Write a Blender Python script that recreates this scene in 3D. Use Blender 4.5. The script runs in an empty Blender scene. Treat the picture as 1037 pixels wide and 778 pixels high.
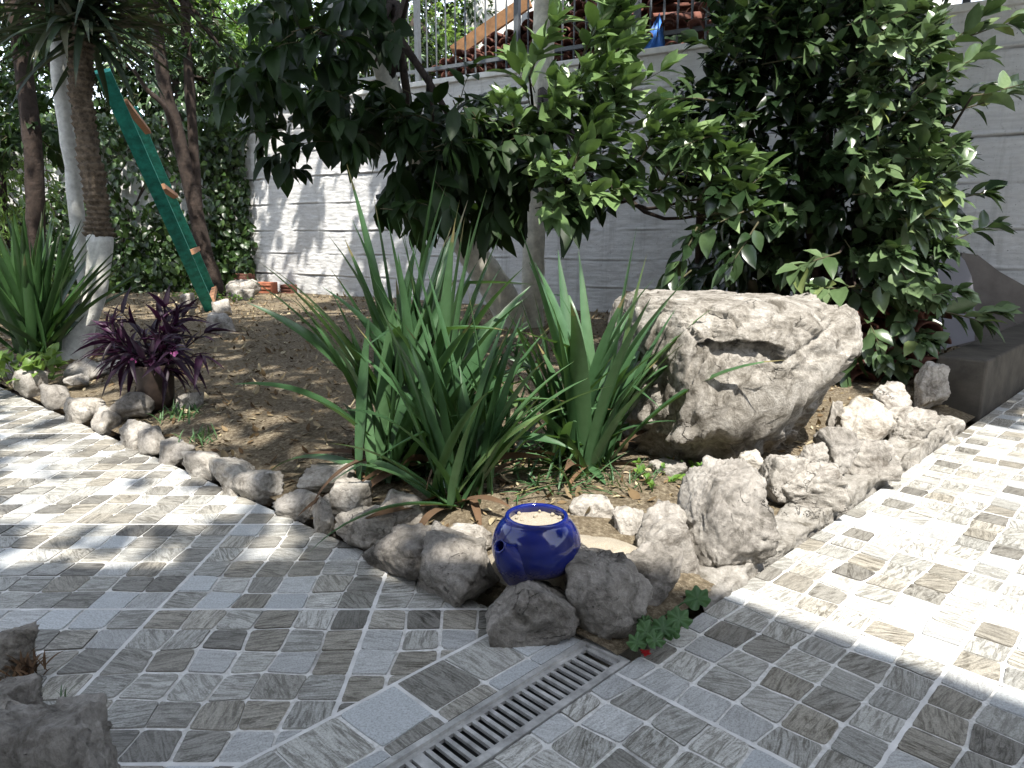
import bpy, math, random
import numpy as np
from mathutils import Vector, noise

SC = bpy.context.scene
COL = SC.collection
rnd = random.Random(7)
rg = np.random.default_rng(11)

# ------------------------------------------------------------------ camera model
H = .95; F = 730.; A = math.atan(153/730)
ca, sa = math.cos(A), math.sin(A)
def ray(x, y):
    u = (x-518.5)/F; v = (389-y)/F
    return (u, ca+v*sa, -sa+v*ca)
def P(x, y, z=0.):
    r = ray(x, y); t = (z-H)/r[2]
    return Vector((r[0]*t, r[1]*t, z))
def PD(x, y, Y):
    r = ray(x, y); t = Y/r[1]
    return Vector((r[0]*t, Y, H+r[2]*t))
def proj(p):
    dx, dy, dz = p[0], p[1], p[2]-H
    zc = dy*ca-dz*sa; yc = dy*sa+dz*ca
    if zc < .05: return (-9999, -9999, zc)
    return (518.5+F*dx/zc, 389-F*yc/zc, zc)

LV = Vector((-.15, .62, -1.)).normalized()          # the way the sunlight travels

# ------------------------------------------------------------------ materials
def newmat(name):
    m = bpy.data.materials.new(name); m.use_nodes = True
    nt = m.node_tree; nt.nodes.clear()
    out = nt.nodes.new('ShaderNodeOutputMaterial')
    b = nt.nodes.new('ShaderNodeBsdfPrincipled')
    nt.links.new(b.outputs[0], out.inputs[0])
    return m, nt, b, out
def node(nt, t, **kw):
    n = nt.nodes.new(t)
    for k, v in kw.items():
        if k.startswith('i_'): n.inputs[k[2:].replace('_', ' ')].default_value = v
        else: setattr(n, k, v)
    return n
def ramp(nt, src, stops, interp='LINEAR'):
    r = nt.nodes.new('ShaderNodeValToRGB'); cr = r.color_ramp; cr.interpolation = interp
    while len(cr.elements) < len(stops): cr.elements.new(.5)
    for e, (p, c) in zip(cr.elements, stops):
        e.position = p; e.color = (*c, 1) if len(c) == 3 else c
    nt.links.new(src, r.inputs[0]); return r.outputs[0]
def mixc(nt, fac, a, b, mode='MIX'):
    m = nt.nodes.new('ShaderNodeMix'); m.data_type = 'RGBA'; m.blend_type = mode
    for s, v in ((m.inputs[0], fac), (m.inputs[6], a), (m.inputs[7], b)):
        if hasattr(v, 'links'): nt.links.new(v, s)
        elif isinstance(v, (int, float)): s.default_value = v
        else: s.default_value = (*v, 1)
    return m.outputs[2]
def texco(nt, kind='Object', scale=(1, 1, 1), rot=(0, 0, 0)):
    t = nt.nodes.new('ShaderNodeTexCoord'); mp = nt.nodes.new('ShaderNodeMapping')
    mp.inputs['Scale'].default_value = scale; mp.inputs['Rotation'].default_value = rot
    nt.links.new(t.outputs[kind], mp.inputs[0]); return mp.outputs[0]
def nz(nt, vec, scale, detail=6, rough=.6, dist=0.):
    n = node(nt, 'ShaderNodeTexNoise'); n.inputs['Scale'].default_value = scale
    n.inputs['Detail'].default_value = detail; n.inputs['Roughness'].default_value = rough
    n.inputs['Distortion'].default_value = dist
    nt.links.new(vec, n.inputs['Vector']); return n.outputs['Fac']
def bump(nt, b, h, strength=.5, dist=.01):
    n = node(nt, 'ShaderNodeBump'); n.inputs['Strength'].default_value = strength
    n.inputs['Distance'].default_value = dist
    nt.links.new(h, n.inputs['Height']); nt.links.new(n.outputs[0], b.inputs['Normal'])

def rock_mat(name, light, mid, dark, rough=.9, sc=1., cracks=.5):
    m, nt, b, out = newmat(name)
    v = texco(nt, 'Object')
    oi = nt.nodes.new('ShaderNodeObjectInfo')
    ad = node(nt, 'ShaderNodeVectorMath', operation='ADD'); nt.links.new(v, ad.inputs[0]); nt.links.new(oi.outputs['Location'], ad.inputs[1])
    v = ad.outputs[0]
    n1 = nz(nt, v, 13*sc, 12, .74, .5); n2 = nz(nt, v, 75*sc, 6, .75); n3 = nz(nt, v, 3.2*sc, 4, .5, 1.)
    c = ramp(nt, n1, [(.36, dark), (.48, mid), (.60, light)])
    c = mixc(nt, ramp(nt, n2, [(.35, (0, 0, 0)), (.7, (1, 1, 1))]), mixc(nt, .55, c, dark), c)
    # pits and lichen freckles
    vo = node(nt, 'ShaderNodeTexVoronoi', feature='F1'); vo.inputs['Scale'].default_value = 70*sc; nt.links.new(v, vo.inputs['Vector'])
    pit = ramp(nt, vo.outputs['Distance'], [(.04, (0, 0, 0)), (.15, (1, 1, 1))])
    pm = mixc(nt, ramp(nt, n3, [(.45, (0, 0, 0)), (.6, (1, 1, 1))]), (1, 1, 1), pit)
    c = mixc(nt, pm, mixc(nt, .45, c, (.06, .055, .045)), c)
    # cracks
    ve = node(nt, 'ShaderNodeTexVoronoi', feature='DISTANCE_TO_EDGE'); ve.inputs['Scale'].default_value = 4.5*sc
    dv = node(nt, 'ShaderNodeVectorMath', operation='ADD')
    nn = node(nt, 'ShaderNodeTexNoise'); nn.inputs['Scale'].default_value = 8*sc; nn.inputs['Detail'].default_value = 5; nt.links.new(v, nn.inputs['Vector'])
    sc_ = node(nt, 'ShaderNodeVectorMath', operation='SCALE'); sc_.inputs['Scale'].default_value = .4; nt.links.new(nn.outputs['Color'], sc_.inputs[0])
    nt.links.new(v, dv.inputs[0]); nt.links.new(sc_.outputs[0], dv.inputs[1]); nt.links.new(dv.outputs[0], ve.inputs['Vector'])
    cr = ramp(nt, ve.outputs['Distance'], [(.0, (0, 0, 0)), (.016, (1, 1, 1))])
    crm = mixc(nt, ramp(nt, n3, [(.54, (0, 0, 0)), (.62, (1, 1, 1))]), (1, 1, 1), cr)
    c = mixc(nt, crm, mixc(nt, cracks, c, (.05, .045, .04)), c)
    # slightly different tone from stone to stone
    tone = ramp(nt, oi.outputs['Random'], [(0, (.72, .7, .68)), (.5, (.92, .9, .88)), (1, (1.12, 1.08, 1.02))])
    c = mixc(nt, 1., c, tone, 'MULTIPLY')
    nt.links.new(c, b.inputs['Base Color']); b.inputs['Roughness'].default_value = rough
    b.inputs['Specular IOR Level'].default_value = .25
    hh = mixc(nt, .5, n1, n2); hh = mixc(nt, .45, hh, crm); hh = mixc(nt, .25, hh, pm)
    bump(nt, b, hh, 1., .03/sc)
    return m

def leaf_mat(name, stops, rough=.38, trans=.25, tcol=(.12, .22, .03), spec=.5, back=None):
    m, nt, b, out = newmat(name)
    at = node(nt, 'ShaderNodeAttribute', attribute_name='rnd')
    c = ramp(nt, at.outputs['Fac'], stops)
    v = texco(nt, 'Object')
    n = nz(nt, v, 30, 3, .5)
    c = mixc(nt, ramp(nt, n, [(.3, (0, 0, 0)), (.75, (1, 1, 1))]), mixc(nt, 1., c, (.72, .75, .7), 'MULTIPLY'), c)
    nt.links.new(c, b.inputs['Base Color']); b.inputs['Roughness'].default_value = rough
    b.inputs['Specular IOR Level'].default_value = spec
    tr = node(nt, 'ShaderNodeBsdfTranslucent'); tr.inputs['Color'].default_value = (*tcol, 1)
    mx = nt.nodes.new('ShaderNodeMixShader'); mx.inputs[0].default_value = trans
    nt.links.new(b.outputs[0], mx.inputs[1]); nt.links.new(tr.outputs[0], mx.inputs[2]); nt.links.new(mx.outputs[0], out.inputs[0])
    return m

def plain(name, col, rough=.6, var=.25, sc=20, metallic=0., spec=.4, bmp=.2, bdist=.004):
    m, nt, b, out = newmat(name)
    v = texco(nt, 'Object'); n = nz(nt, v, sc, 7, .65)
    lo = tuple(c*(1-var) for c in col); hi = tuple(min(1, c*(1+var*.7)) for c in col)
    c = ramp(nt, n, [(.3, lo), (.7, hi)])
    nt.links.new(c, b.inputs['Base Color']); b.inputs['Roughness'].default_value = rough
    b.inputs['Metallic'].default_value = metallic; b.inputs['Specular IOR Level'].default_value = spec
    bump(nt, b, n, bmp, bdist)
    return m

M = {}
M['pale'] = rock_mat('pale_limestone', (.58, .565, .53), (.42, .405, .375), (.135, .122, .105))
M['grey'] = rock_mat('grey_limestone', (.52, .505, .475), (.37, .355, .33), (.13, .122, .108))
M['dark'] = rock_mat('brown_grey_stone', (.44, .42, .39), (.29, .275, .25), (.092, .085, .075))
M['boulder'] = rock_mat('boulder_limestone', (.50, .485, .45), (.31, .295, .265), (.085, .076, .062), sc=.9, cracks=.3)
M['mortar'] = rock_mat('pale_mortar', (.47, .46, .435), (.36, .35, .325), (.13, .12, .10), cracks=.4)
M['soil'] = None

def soil_mat():
    m, nt, b, out = newmat('dry_soil'); v = texco(nt, 'Object')
    n1 = nz(nt, v, 3, 5, .6); n2 = nz(nt, v, 60, 6, .75); n3 = nz(nt, v, 220, 3, .6)
    c = ramp(nt, n2, [(.34, (.075, .060, .042)), (.5, (.205, .166, .116)), (.64, (.42, .365, .265))])
    c = mixc(nt, ramp(nt, n1, [(.4, (0, 0, 0)), (.62, (1, 1, 1))]), c, mixc(nt, .5, c, (.22, .175, .11)))
    nt.links.new(c, b.inputs['Base Color']); b.inputs['Roughness'].default_value = .97; b.inputs['Specular IOR Level'].default_value = .1
    bump(nt, b, mixc(nt, .5, n2, n3), 1., .03); return m
M['soil'] = soil_mat()

def sand_mat():
    m, nt, b, out = newmat('pale_sand'); v = texco(nt, 'Object')
    n2 = nz(nt, v, 90, 5, .7); n3 = nz(nt, v, 420, 2, .6)
    c = ramp(nt, n3, [(.3, (.25, .21, .155)), (.6, (.45, .41, .33))])
    c = mixc(nt, ramp(nt, n2, [(.4, (0, 0, 0)), (.7, (1, 1, 1))]), mixc(nt, .35, c, (.32, .26, .18)), c)
    nt.links.new(c, b.inputs['Base Color']); b.inputs['Roughness'].default_value = .95
    bump(nt, b, mixc(nt, .6, n2, n3), .9, .008); return m
M['sand'] = sand_mat()

def stone_tile_mat():
    m, nt, b, out = newmat('printed_stone_tile')
    ac = node(nt, 'ShaderNodeAttribute', attribute_name='stone'); uv = node(nt, 'ShaderNodeUVMap', uv_map='vein')
    mp = node(nt, 'ShaderNodeMapping'); mp.inputs['Scale'].default_value = (13, 75, 1); nt.links.new(uv.outputs[0], mp.inputs[0])
    n1 = nz(nt, mp.outputs[0], 1., 12, .76, 1.4)
    mp2 = node(nt, 'ShaderNodeMapping'); mp2.inputs['Scale'].default_value = (16, 30, 1); nt.links.new(uv.outputs[0], mp2.inputs[0])
    n2 = nz(nt, mp2.outputs[0], 1., 6, .7, .6)
    g = texco(nt, 'Object'); n3 = nz(nt, g, 210, 5, .75); n4 = nz(nt, g, 1.7, 4, .6)
    c = ac.outputs['Color']
    dk = mixc(nt, 1., c, (.40, .37, .32), 'MULTIPLY'); lt = mixc(nt, 1., c, (1.72, 1.70, 1.66), 'MULTIPLY')
    am = ac.outputs['Alpha']
    k = ramp(nt, n1, [(.42, (0, 0, 0)), (.55, (1, 1, 1))])
    vein = mixc(nt, k, dk, lt)
    vein = mixc(nt, ramp(nt, n2, [(.42, (0, 0, 0)), (.72, (1, 1, 1))]), vein, mixc(nt, .5, vein, (.31, .295, .26)))
    c = mixc(nt, am, c, vein)
    c = mixc(nt, ramp(nt, n3, [(.36, (0, 0, 0)), (.56, (1, 1, 1))]), mixc(nt, 1., c, (.62, .61, .58), 'MULTIPLY'), c)
    c = mixc(nt, ramp(nt, n4, [(.45, (0, 0, 0)), (.75, (.35, .35, .35))]), c, mixc(nt, .4, c, (.36, .34, .31)))
    nt.links.new(c, b.inputs['Base Color'])
    rr = node(nt, 'ShaderNodeMapRange'); rr.inputs['To Min'].default_value = .36; rr.inputs['To Max'].default_value = .7
    nt.links.new(n1, rr.inputs['Value']); nt.links.new(rr.outputs[0], b.inputs['Roughness'])
    b.inputs['Specular IOR Level'].default_value = .4
    bump(nt, b, mixc(nt, .4, n1, n3), .35, .0025); return m
M['tile'] = stone_tile_mat()
def grout_mat():
    m, nt, b, out = newmat('tile_grout'); v = texco(nt, 'Object')
    n1 = nz(nt, v, 5.5, 4, .6); n2 = nz(nt, v, 90, 4, .6)
    c = ramp(nt, n1, [(.30, (.36, .355, .34)), (.42, (.70, .695, .675))])
    c = mixc(nt, ramp(nt, n2, [(.35, (0, 0, 0)), (.6, (1, 1, 1))]), mixc(nt, 1., c, (.75, .74, .72), 'MULTIPLY'), c)
    nt.links.new(c, b.inputs['Base Color']); b.inputs['Roughness'].default_value = .85; return m
M['grout'] = grout_mat()
M['joint'] = plain('pale_joint', (.62, .615, .60), .85, .25, 14)

def wall_mat():
    m, nt, b, out = newmat('painted_board_marked_concrete'); v = texco(nt, 'Object')
    n1 = nz(nt, v, 1.6, 6, .62); n2 = nz(nt, v, 28, 7, .72); vs = texco(nt, 'Object', (2.5, 2.5, 26)); n3 = nz(nt, vs, 1.2, 6, .65)
    c = ramp(nt, n3, [(.3, (.48, .48, .475)), (.62, (.62, .62, .61))])
    c = mixc(nt, ramp(nt, n1, [(.42, (0, 0, 0)), (.72, (.55, .55, .55))]), c, (.38, .38, .38))
    c = mixc(nt, ramp(nt, n2, [(.3, (0, 0, 0)), (.42, (1, 1, 1))]), mixc(nt, 1., c, (.66, .66, .66), 'MULTIPLY'), c)
    dr_ = nz(nt, texco(nt, 'Object', (9, 9, .8)), 1., 5, .65); c = mixc(nt, ramp(nt, dr_, [(.54, (0, 0, 0)), (.72, (.5, .5, .5))]), c, (.27, .265, .25))
    at = node(nt, 'ShaderNodeAttribute', attribute_name='rnd'); c = mixc(nt, at.outputs['Fac'], c, (.10, .095, .085))
    pits = ramp(nt, nz(nt, v, 55, 3, .5), [(.70, (0, 0, 0)), (.74, (1, 1, 1))]); c = mixc(nt, pits, c, (.17, .17, .165))
    nt.links.new(c, b.inputs['Base Color']); b.inputs['Roughness'].default_value = .8; b.inputs['Specular IOR Level'].default_value = .25
    bump(nt, b, mixc(nt, .5, n2, n3), .8, .014); return m
M['wall'] = wall_mat()
M['coping'] = plain('pale_coping', (.62, .62, .60), .8, .2, 9)
M['concrete'] = plain('dark_concrete', (.062, .056, .047), .85, .5, 7, bmp=.6, bdist=.01)  # one dark base tone over the whole kerb
M['metal_galv'] = plain('galvanised_steel', (.47, .465, .45), .55, .5, 22, metallic=.35, spec=.5)
M['dark_void'] = plain('dark_channel', (.02, .02, .02), .6)  # near-black tone for the channel under the grate
M['railing'] = plain('grey_painted_iron', (.085, .095, .105), .5, .2, 30)
M['terracotta'] = plain('terracotta', (.33, .12, .065), .85, .5, 8, bmp=.4)
M['terracotta_dark'] = plain('old_roof_tile', (.13, .052, .036), .9, .6, 7, bmp=.5)
M['timber'] = plain('weathered_timber', (.22, .115, .05), .8, .4, 11)
M['render'] = plain('cream_render', (.66, .64, .60), .9, .1, 3)
M['teal'] = plain('teal_paint', (.026, .29, .23), .6, .55, 13, spec=.4)
M['rung'] = plain('worn_bare_wood', (.30, .155, .085), .75, .35, 30)
M['whitewash'] = plain('whitewashed_bark', (.62, .62, .58), .9, .3, 22, bmp=.6, bdist=.012)
M['limewash'] = plain('thin_limewash_bark', (.56, .54, .46), .9, .35, 14, bmp=.6, bdist=.012)
M['bark'] = plain('brown_bark', (.032, .022, .017), .95, .5, 18, bmp=.9, bdist=.02)
M['bark_scaly'] = plain('scaly_trunk', (.15, .115, .08), .95, .75, 34, bmp=.9, bdist=.02)
M['twig'] = plain('green_brown_twig', (.06, .055, .025), .8, .4, 30)
M['blue_glaze'] = None
def glaze():
    m, nt, b, out = newmat('cobalt_glaze'); v = texco(nt, 'Object'); n = nz(nt, v, 14, 5, .6); n2 = nz(nt, v, 170, 3, .6)
    c = ramp(nt, n, [(.3, (.002, .006, .080)), (.7, (.005, .014, .155))])
    z = node(nt, 'ShaderNodeSeparateXYZ'); nt.links.new(v, z.inputs[0])
    dz = node(nt, 'ShaderNodeMapRange'); dz.inputs['From Min'].default_value = .065; dz.inputs['From Max'].default_value = .015; nt.links.new(z.outputs[2], dz.inputs[0])
    mu = node(nt, 'ShaderNodeMath', operation='MULTIPLY'); nt.links.new(dz.outputs[0], mu.inputs[0]); nt.links.new(n2, mu.inputs[1])
    dust = ramp(nt, mu.outputs[0], [(.15, (0, 0, 0)), (.75, (.6, .6, .6))])
    c = mixc(nt, dust, c, (.13, .11, .10))
    nt.links.new(c, b.inputs['Base Color'])
    rr = ramp(nt, mu.outputs[0], [(.1, (.10, .10, .10)), (.7, (.5, .5, .5))]); nt.links.new(rr, b.inputs['Roughness'])
    b.inputs['Coat Weight'].default_value = .15; b.inputs['Coat Roughness'].default_value = .06
    bump(nt, b, n, .12, .004); return m
M['blue_glaze'] = glaze()
M['blue_cloth'] = plain('blue_plastic_sheet', (.05, .18, .55), .5, .2, 10)
M['board_grey'] = plain('grey_mauve_board', (.17, .168, .185), .7, .12, 4)
M['board_brown'] = plain('brown_grey_render', (.12, .107, .098), .9, .3, 5)
M['pot_dark'] = plain('dark_plastic_pot', (.035, .024, .02), .5, .5, 30)
M['ground'] = plain('bare_earth', (.16, .12, .08), .95, .4, 2)
M['pane'] = plain('window_glass', (.05, .06, .07), .1, .1, 2, spec=.6)
M['plaster_roof'] = plain('white_soffit', (.6, .6, .58), .9, .05, 3)

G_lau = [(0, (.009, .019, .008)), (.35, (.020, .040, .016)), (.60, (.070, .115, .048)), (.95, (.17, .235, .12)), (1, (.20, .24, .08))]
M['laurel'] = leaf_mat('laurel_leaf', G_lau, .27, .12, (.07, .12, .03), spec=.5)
M['spray'] = leaf_mat('sunlit_citrus_leaf', [(0, (.05, .09, .03)), (.5, (.14, .22, .085)), (1, (.26, .35, .17))], .28, .15, (.12, .21, .04), spec=.5)  # paler copy of the citrus leaf, colour raised for the sunlit spray
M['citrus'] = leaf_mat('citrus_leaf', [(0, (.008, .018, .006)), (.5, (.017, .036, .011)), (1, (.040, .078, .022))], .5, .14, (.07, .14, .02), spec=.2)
M['bright_leaf'] = leaf_mat('bright_leaf', [(0, (.07, .15, .025)), (.6, (.13, .25, .045)), (1, (.24, .34, .08))], .36, .3, (.25, .4, .06))
M['ivy'] = leaf_mat('ivy_leaf', [(0, (.012, .03, .008)), (.6, (.028, .06, .014)), (.9, (.06, .11, .03)), (1, (.12, .2, .05))], .4, .15)
M['lime'] = leaf_mat('lime_green_leaf', [(0, (.08, .14, .03)), (.6, (.14, .24, .05)), (1, (.24, .34, .09))], .5, .35, (.25, .38, .07))
M['strap'] = leaf_mat('strap_leaf', [(0, (.028, .064, .030)), (.5, (.058, .128, .056)), (.93, (.10, .19, .088)), (.985, (.11, .17, .065)), (1, (.26, .21, .10))], .36, .2, (.12, .24, .04), spec=.5)
M['yucca'] = leaf_mat('yucca_leaf', [(0, (.020, .048, .016)), (.6, (.040, .092, .030)), (.92, (.07, .13, .045)), (1, (.2, .2, .09))], .34, .15, (.08, .18, .03), spec=.55)
M['yucca_dark'] = leaf_mat('old_yucca_leaf', [(0, (.012, .022, .010)), (.7, (.028, .050, .020)), (1, (.09, .085, .045))], .5, .1, (.05, .1, .02))
M['purple'] = leaf_mat('purple_leaf', [(0, (.010, .004, .010)), (.6, (.024, .008, .023)), (1, (.060, .018, .052))], .45, .15, (.08, .015, .06), spec=.3)
M['pink'] = leaf_mat('pink_petal', [(0, (.6, .12, .4)), (1, (.75, .25, .55))], .5, .3, (.6, .1, .4))
M['red'] = leaf_mat('red_petal', [(0, (.45, .01, .015)), (1, (.6, .02, .03))], .5, .2, (.5, .02, .02))
M['geranium'] = leaf_mat('geranium_leaf', [(0, (.045, .11, .035)), (1, (.075, .16, .055))], .55, .2, (.1, .22, .04))
M['litter'] = leaf_mat('dry_leaf', [(0, (.05, .03, .018)), (.3, (.15, .10, .055)), (.65, (.30, .235, .145)), (1, (.47, .40, .28))], .9, .05, (.2, .12, .05), spec=.1)
M['canopy'] = leaf_mat('tree_leaf', [(0, (.02, .045, .012)), (1, (.06, .12, .03))], .45, .06, (.06, .12, .02))
M['dry'] = leaf_mat('dry_brown_blade', [(0, (.05, .028, .015)), (1, (.16, .09, .045))], .9, .05, (.2, .1, .05))

# ------------------------------------------------------------------ object helpers
def mesh_obj(name, V, Fc, mat, parent=None, rndattr=None, smooth=True, origin=None):
    me = bpy.data.meshes.new(name)
    V = [tuple(v) for v in V] if not isinstance(V, np.ndarray) else V
    if origin is not None:
        V = np.asarray(V, dtype=float) - np.array(origin)
    V = np.asarray(V, dtype=np.float32)
    if isinstance(Fc, np.ndarray):
        n, k = Fc.shape
        me.vertices.add(len(V)); me.vertices.foreach_set('co', V.ravel())
        me.loops.add(n*k); me.loops.foreach_set('vertex_index', Fc.astype(np.int32).ravel())
        me.polygons.add(n); me.polygons.foreach_set('loop_start', np.arange(0, n*k, k, dtype=np.int32))
        me.update(calc_edges=True); me.validate()
    else:
        me.from_pydata([tuple(map(float, v)) for v in V], [], Fc); me.update()
    if smooth: me.polygons.foreach_set('use_smooth', [True]*len(me.polygons))
    for mm in (mat if isinstance(mat, (list, tuple)) else [mat]): me.materials.append(mm)
    if rndattr is not None:
        a = me.attributes.new('rnd', 'FLOAT', 'POINT'); a.data.foreach_set('value', np.asarray(rndattr, dtype=np.float32))
    o = bpy.data.objects.new(name, me); COL.objects.link(o)
    if origin is not None: o.location = origin
    if parent: adopt(o, parent)
    return o
def adopt(o, parent):
    o.parent = parent
    o.location = Vector(o.location) - Vector(parent.location)     # parents are unrotated Empties or meshes
def thing(name, loc, label, cat, group=None):
    o = bpy.data.objects.new(name, None); COL.objects.link(o); o.location = loc; o.empty_display_size = .1
    return tag(o, label, cat, group)
def tag(o, label, cat, group=None):
    o['label'] = label; o['category'] = cat
    if group: o['group'] = group
    return o
def kind(o, k): o['kind'] = k; return o
def box(c, s, rz=0.):
    """8 verts, 6 faces of a box centred at c with sizes s."""
    hx, hy, hz = s[0]/2, s[1]/2, s[2]/2; co, si = math.cos(rz), math.sin(rz); V = []
    for x, y, z in ((-1,-1,-1),(1,-1,-1),(1,1,-1),(-1,1,-1),(-1,-1,1),(1,-1,1),(1,1,1),(-1,1,1)):
        X, Y = x*hx, y*hy; V.append((c[0]+X*co-Y*si, c[1]+X*si+Y*co, c[2]+z*hz))
    return V, [(0,3,2,1),(4,5,6,7),(0,1,5,4),(1,2,6,5),(2,3,7,6),(3,0,4,7)]
class MB:
    def __init__(s): s.V = []; s.F = []; s.R = []
    def add(s, V, Fc, r=None):
        n = len(s.V); s.V += [tuple(v) for v in V]; s.F += [tuple(i+n for i in f) for f in Fc]
        if r is not None: s.R += list(r) if isinstance(r, (list, tuple)) else [r]*len(V)
        return s
    def box(s, c, sz, rz=0.): return s.add(*box(c, sz, rz))
    def bar(s, a, b, w, t, up=(0, 0, 1)):
        a, b = Vector(a), Vector(b); d = (b-a).normalized(); u = Vector(up); sd = d.cross(u).normalized(); u = sd.cross(d)
        V = []
        for p in (a, b):
            for i, j in ((-1,-1),(1,-1),(1,1),(-1,1)): V.append(p+sd*i*w/2+u*j*t/2)
        return s.add(V, [(0,3,2,1),(4,5,6,7),(0,1,5,4),(1,2,6,5),(2,3,7,6),(3,0,4,7)])
    def tube(s, path, radii, n=8, caps=True, r=None, wob=0.):
        path = [Vector(p) for p in path]; V = []; Fc = []; m = len(path)
        ref = Vector((.31, .93, .17))
        for k, p in enumerate(path):
            d = (path[min(k+1, m-1)]-path[max(k-1, 0)]).normalized(); a = d.cross(ref).normalized(); b = d.cross(a)
            for i in range(n):
                t = 2*math.pi*i/n; rr = radii[k]*(1+wob*noise.noise((p.x*9+math.cos(t)*2, p.y*9+math.sin(t)*2, p.z*7)))
                V.append(p+(a*math.cos(t)+b*math.sin(t))*rr)
        for k in range(m-1):
            for i in range(n): Fc.append((k*n+i, k*n+(i+1) % n, (k+1)*n+(i+1) % n, (k+1)*n+i))
        if caps: Fc.append(tuple(range(n-1, -1, -1))); Fc.append(tuple((m-1)*n+i for i in range(n)))
        return s.add(V, Fc, r)
    def build(s, name, mat, parent=None, smooth=True, origin=None):
        return mesh_obj(name, s.V, s.F, mat, parent, s.R if s.R and len(s.R) == len(s.V) else None, smooth, origin)
class Parts:
    """tubes that become one mesh object each"""
    def __init__(s): s.l = []
    def tube(s, *a, **k): m = MB(); m.tube(*a, **k); s.l.append(m)
    def build(s, name, mat, parent, smooth=True, origin=None):
        for m in s.l: m.build(name, mat, parent, smooth, origin)
def spline(pts, n):
    """Catmull-Rom through pts."""
    pts = [Vector(p) for p in pts]; q = [pts[0]*2-pts[1]]+pts+[pts[-1]*2-pts[-2]]; out = []
    m = len(pts)-1
    for k in range(n+1):
        f = k/n*m; i = min(int(f), m-1); t = f-i; a, b, c, d = q[i:i+4]
        out.append(.5*((2*b)+(c-a)*t+(2*a-5*b+4*c-d)*t*t+(3*b-a-3*c+d)*t**3))
    return out
def lerpl(vals, n):
    m = len(vals)-1; o = []
    for k in range(n+1):
        f = k/n*m; i = min(int(f), m-1); o.append(vals[i]*(1-(f-i))+vals[i+1]*(f-i))
    return o

# ---- leaves: every leaf is a folded, bent blade of 8 quads
ST = np.array([0, .07, .25, .5, .76, 1.]); PROF_OVAL = np.array([.05, .22, .82, 1., .66, .0]); PROF_LANCE = np.array([.25, .6, 1., .85, .5, 0.])
class Leaves:
    def __init__(s): s.p = []; s.d = []; s.u = []; s.L = []; s.W = []; s.dr = []; s.r = []
    def add(s, p, d, u, L, W, droop, r):
        s.p.append(tuple(p)); s.d.append(tuple(d)); s.u.append(tuple(u)); s.L.append(L); s.W.append(W); s.dr.append(droop); s.r.append(r)
    def arrays(s, prof=PROF_OVAL, fold=.16):
        p = np.array(s.p); d = np.array(s.d, dtype=float); u = np.array(s.u, dtype=float); L = np.array(s.L); W = np.array(s.W); dr = np.array(s.dr); r = np.array(s.r)
        d /= np.linalg.norm(d, axis=1)[:, None]+1e-9
        u = u-(u*d).sum(1)[:, None]*d; nn = np.linalg.norm(u, axis=1); bad = nn < 1e-3; u[bad] = np.cross(d[bad], (1., 0, 0.1)); u /= np.linalg.norm(u, axis=1)[:, None]
        sd = np.cross(d, u); N = len(p); K = len(ST)
        V = np.zeros((N, K, 3, 3)); ph = rg.random(N)*6.28
        for k, t in enumerate(ST):
            mid = p+d*(L*t)[:, None]-u*(dr*L*t*t)[:, None]+np.array((0, 0, -1.))*(.5*dr*L*t*t)[:, None]
            w = (W*.5*prof[k])[:, None]; wav = (np.sin(ph+t*7)*.10)[:, None]
            V[:, k, 0] = mid-sd*w+u*w*(fold*2+wav); V[:, k, 1] = mid; V[:, k, 2] = mid+sd*w+u*w*(fold*2-wav)
        idx = np.arange(N*K*3).reshape(N, K, 3); f = []
        for k in range(K-1):
            for j in (0, 1): f.append(np.stack([idx[:, k, j], idx[:, k, j+1], idx[:, k+1, j+1], idx[:, k+1, j]], 1))
        return V.reshape(-1, 3), np.concatenate(f), np.repeat(r, K*3)
    def build(s, name, mat, parent=None, prof=PROF_OVAL, fold=.16, origin=None, twigs=None, tmat=None):
        V, f, r = s.arrays(prof, fold)
        if twigs is None or not twigs.V: return mesh_obj(name, V, f, mat, parent, r, True, origin)
        n = len(V); nf = len(f); tf_ = np.array([q for q in twigs.F if len(q) == 4])+n; V = np.concatenate([V, np.array([tuple(v) for v in twigs.V])])
        o = mesh_obj(name, V, np.concatenate([f, tf_]), [mat, tmat or M['twig']], parent, np.concatenate([r, np.full(len(V)-n, .3)]), True, origin)
        o.data.polygons.foreach_set('material_index', np.concatenate([np.zeros(nf, np.int32), np.ones(len(tf_), np.int32)])); return o
def rv(s=1.): return Vector((rnd.gauss(0, s), rnd.gauss(0, s), rnd.gauss(0, s)))
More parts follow.
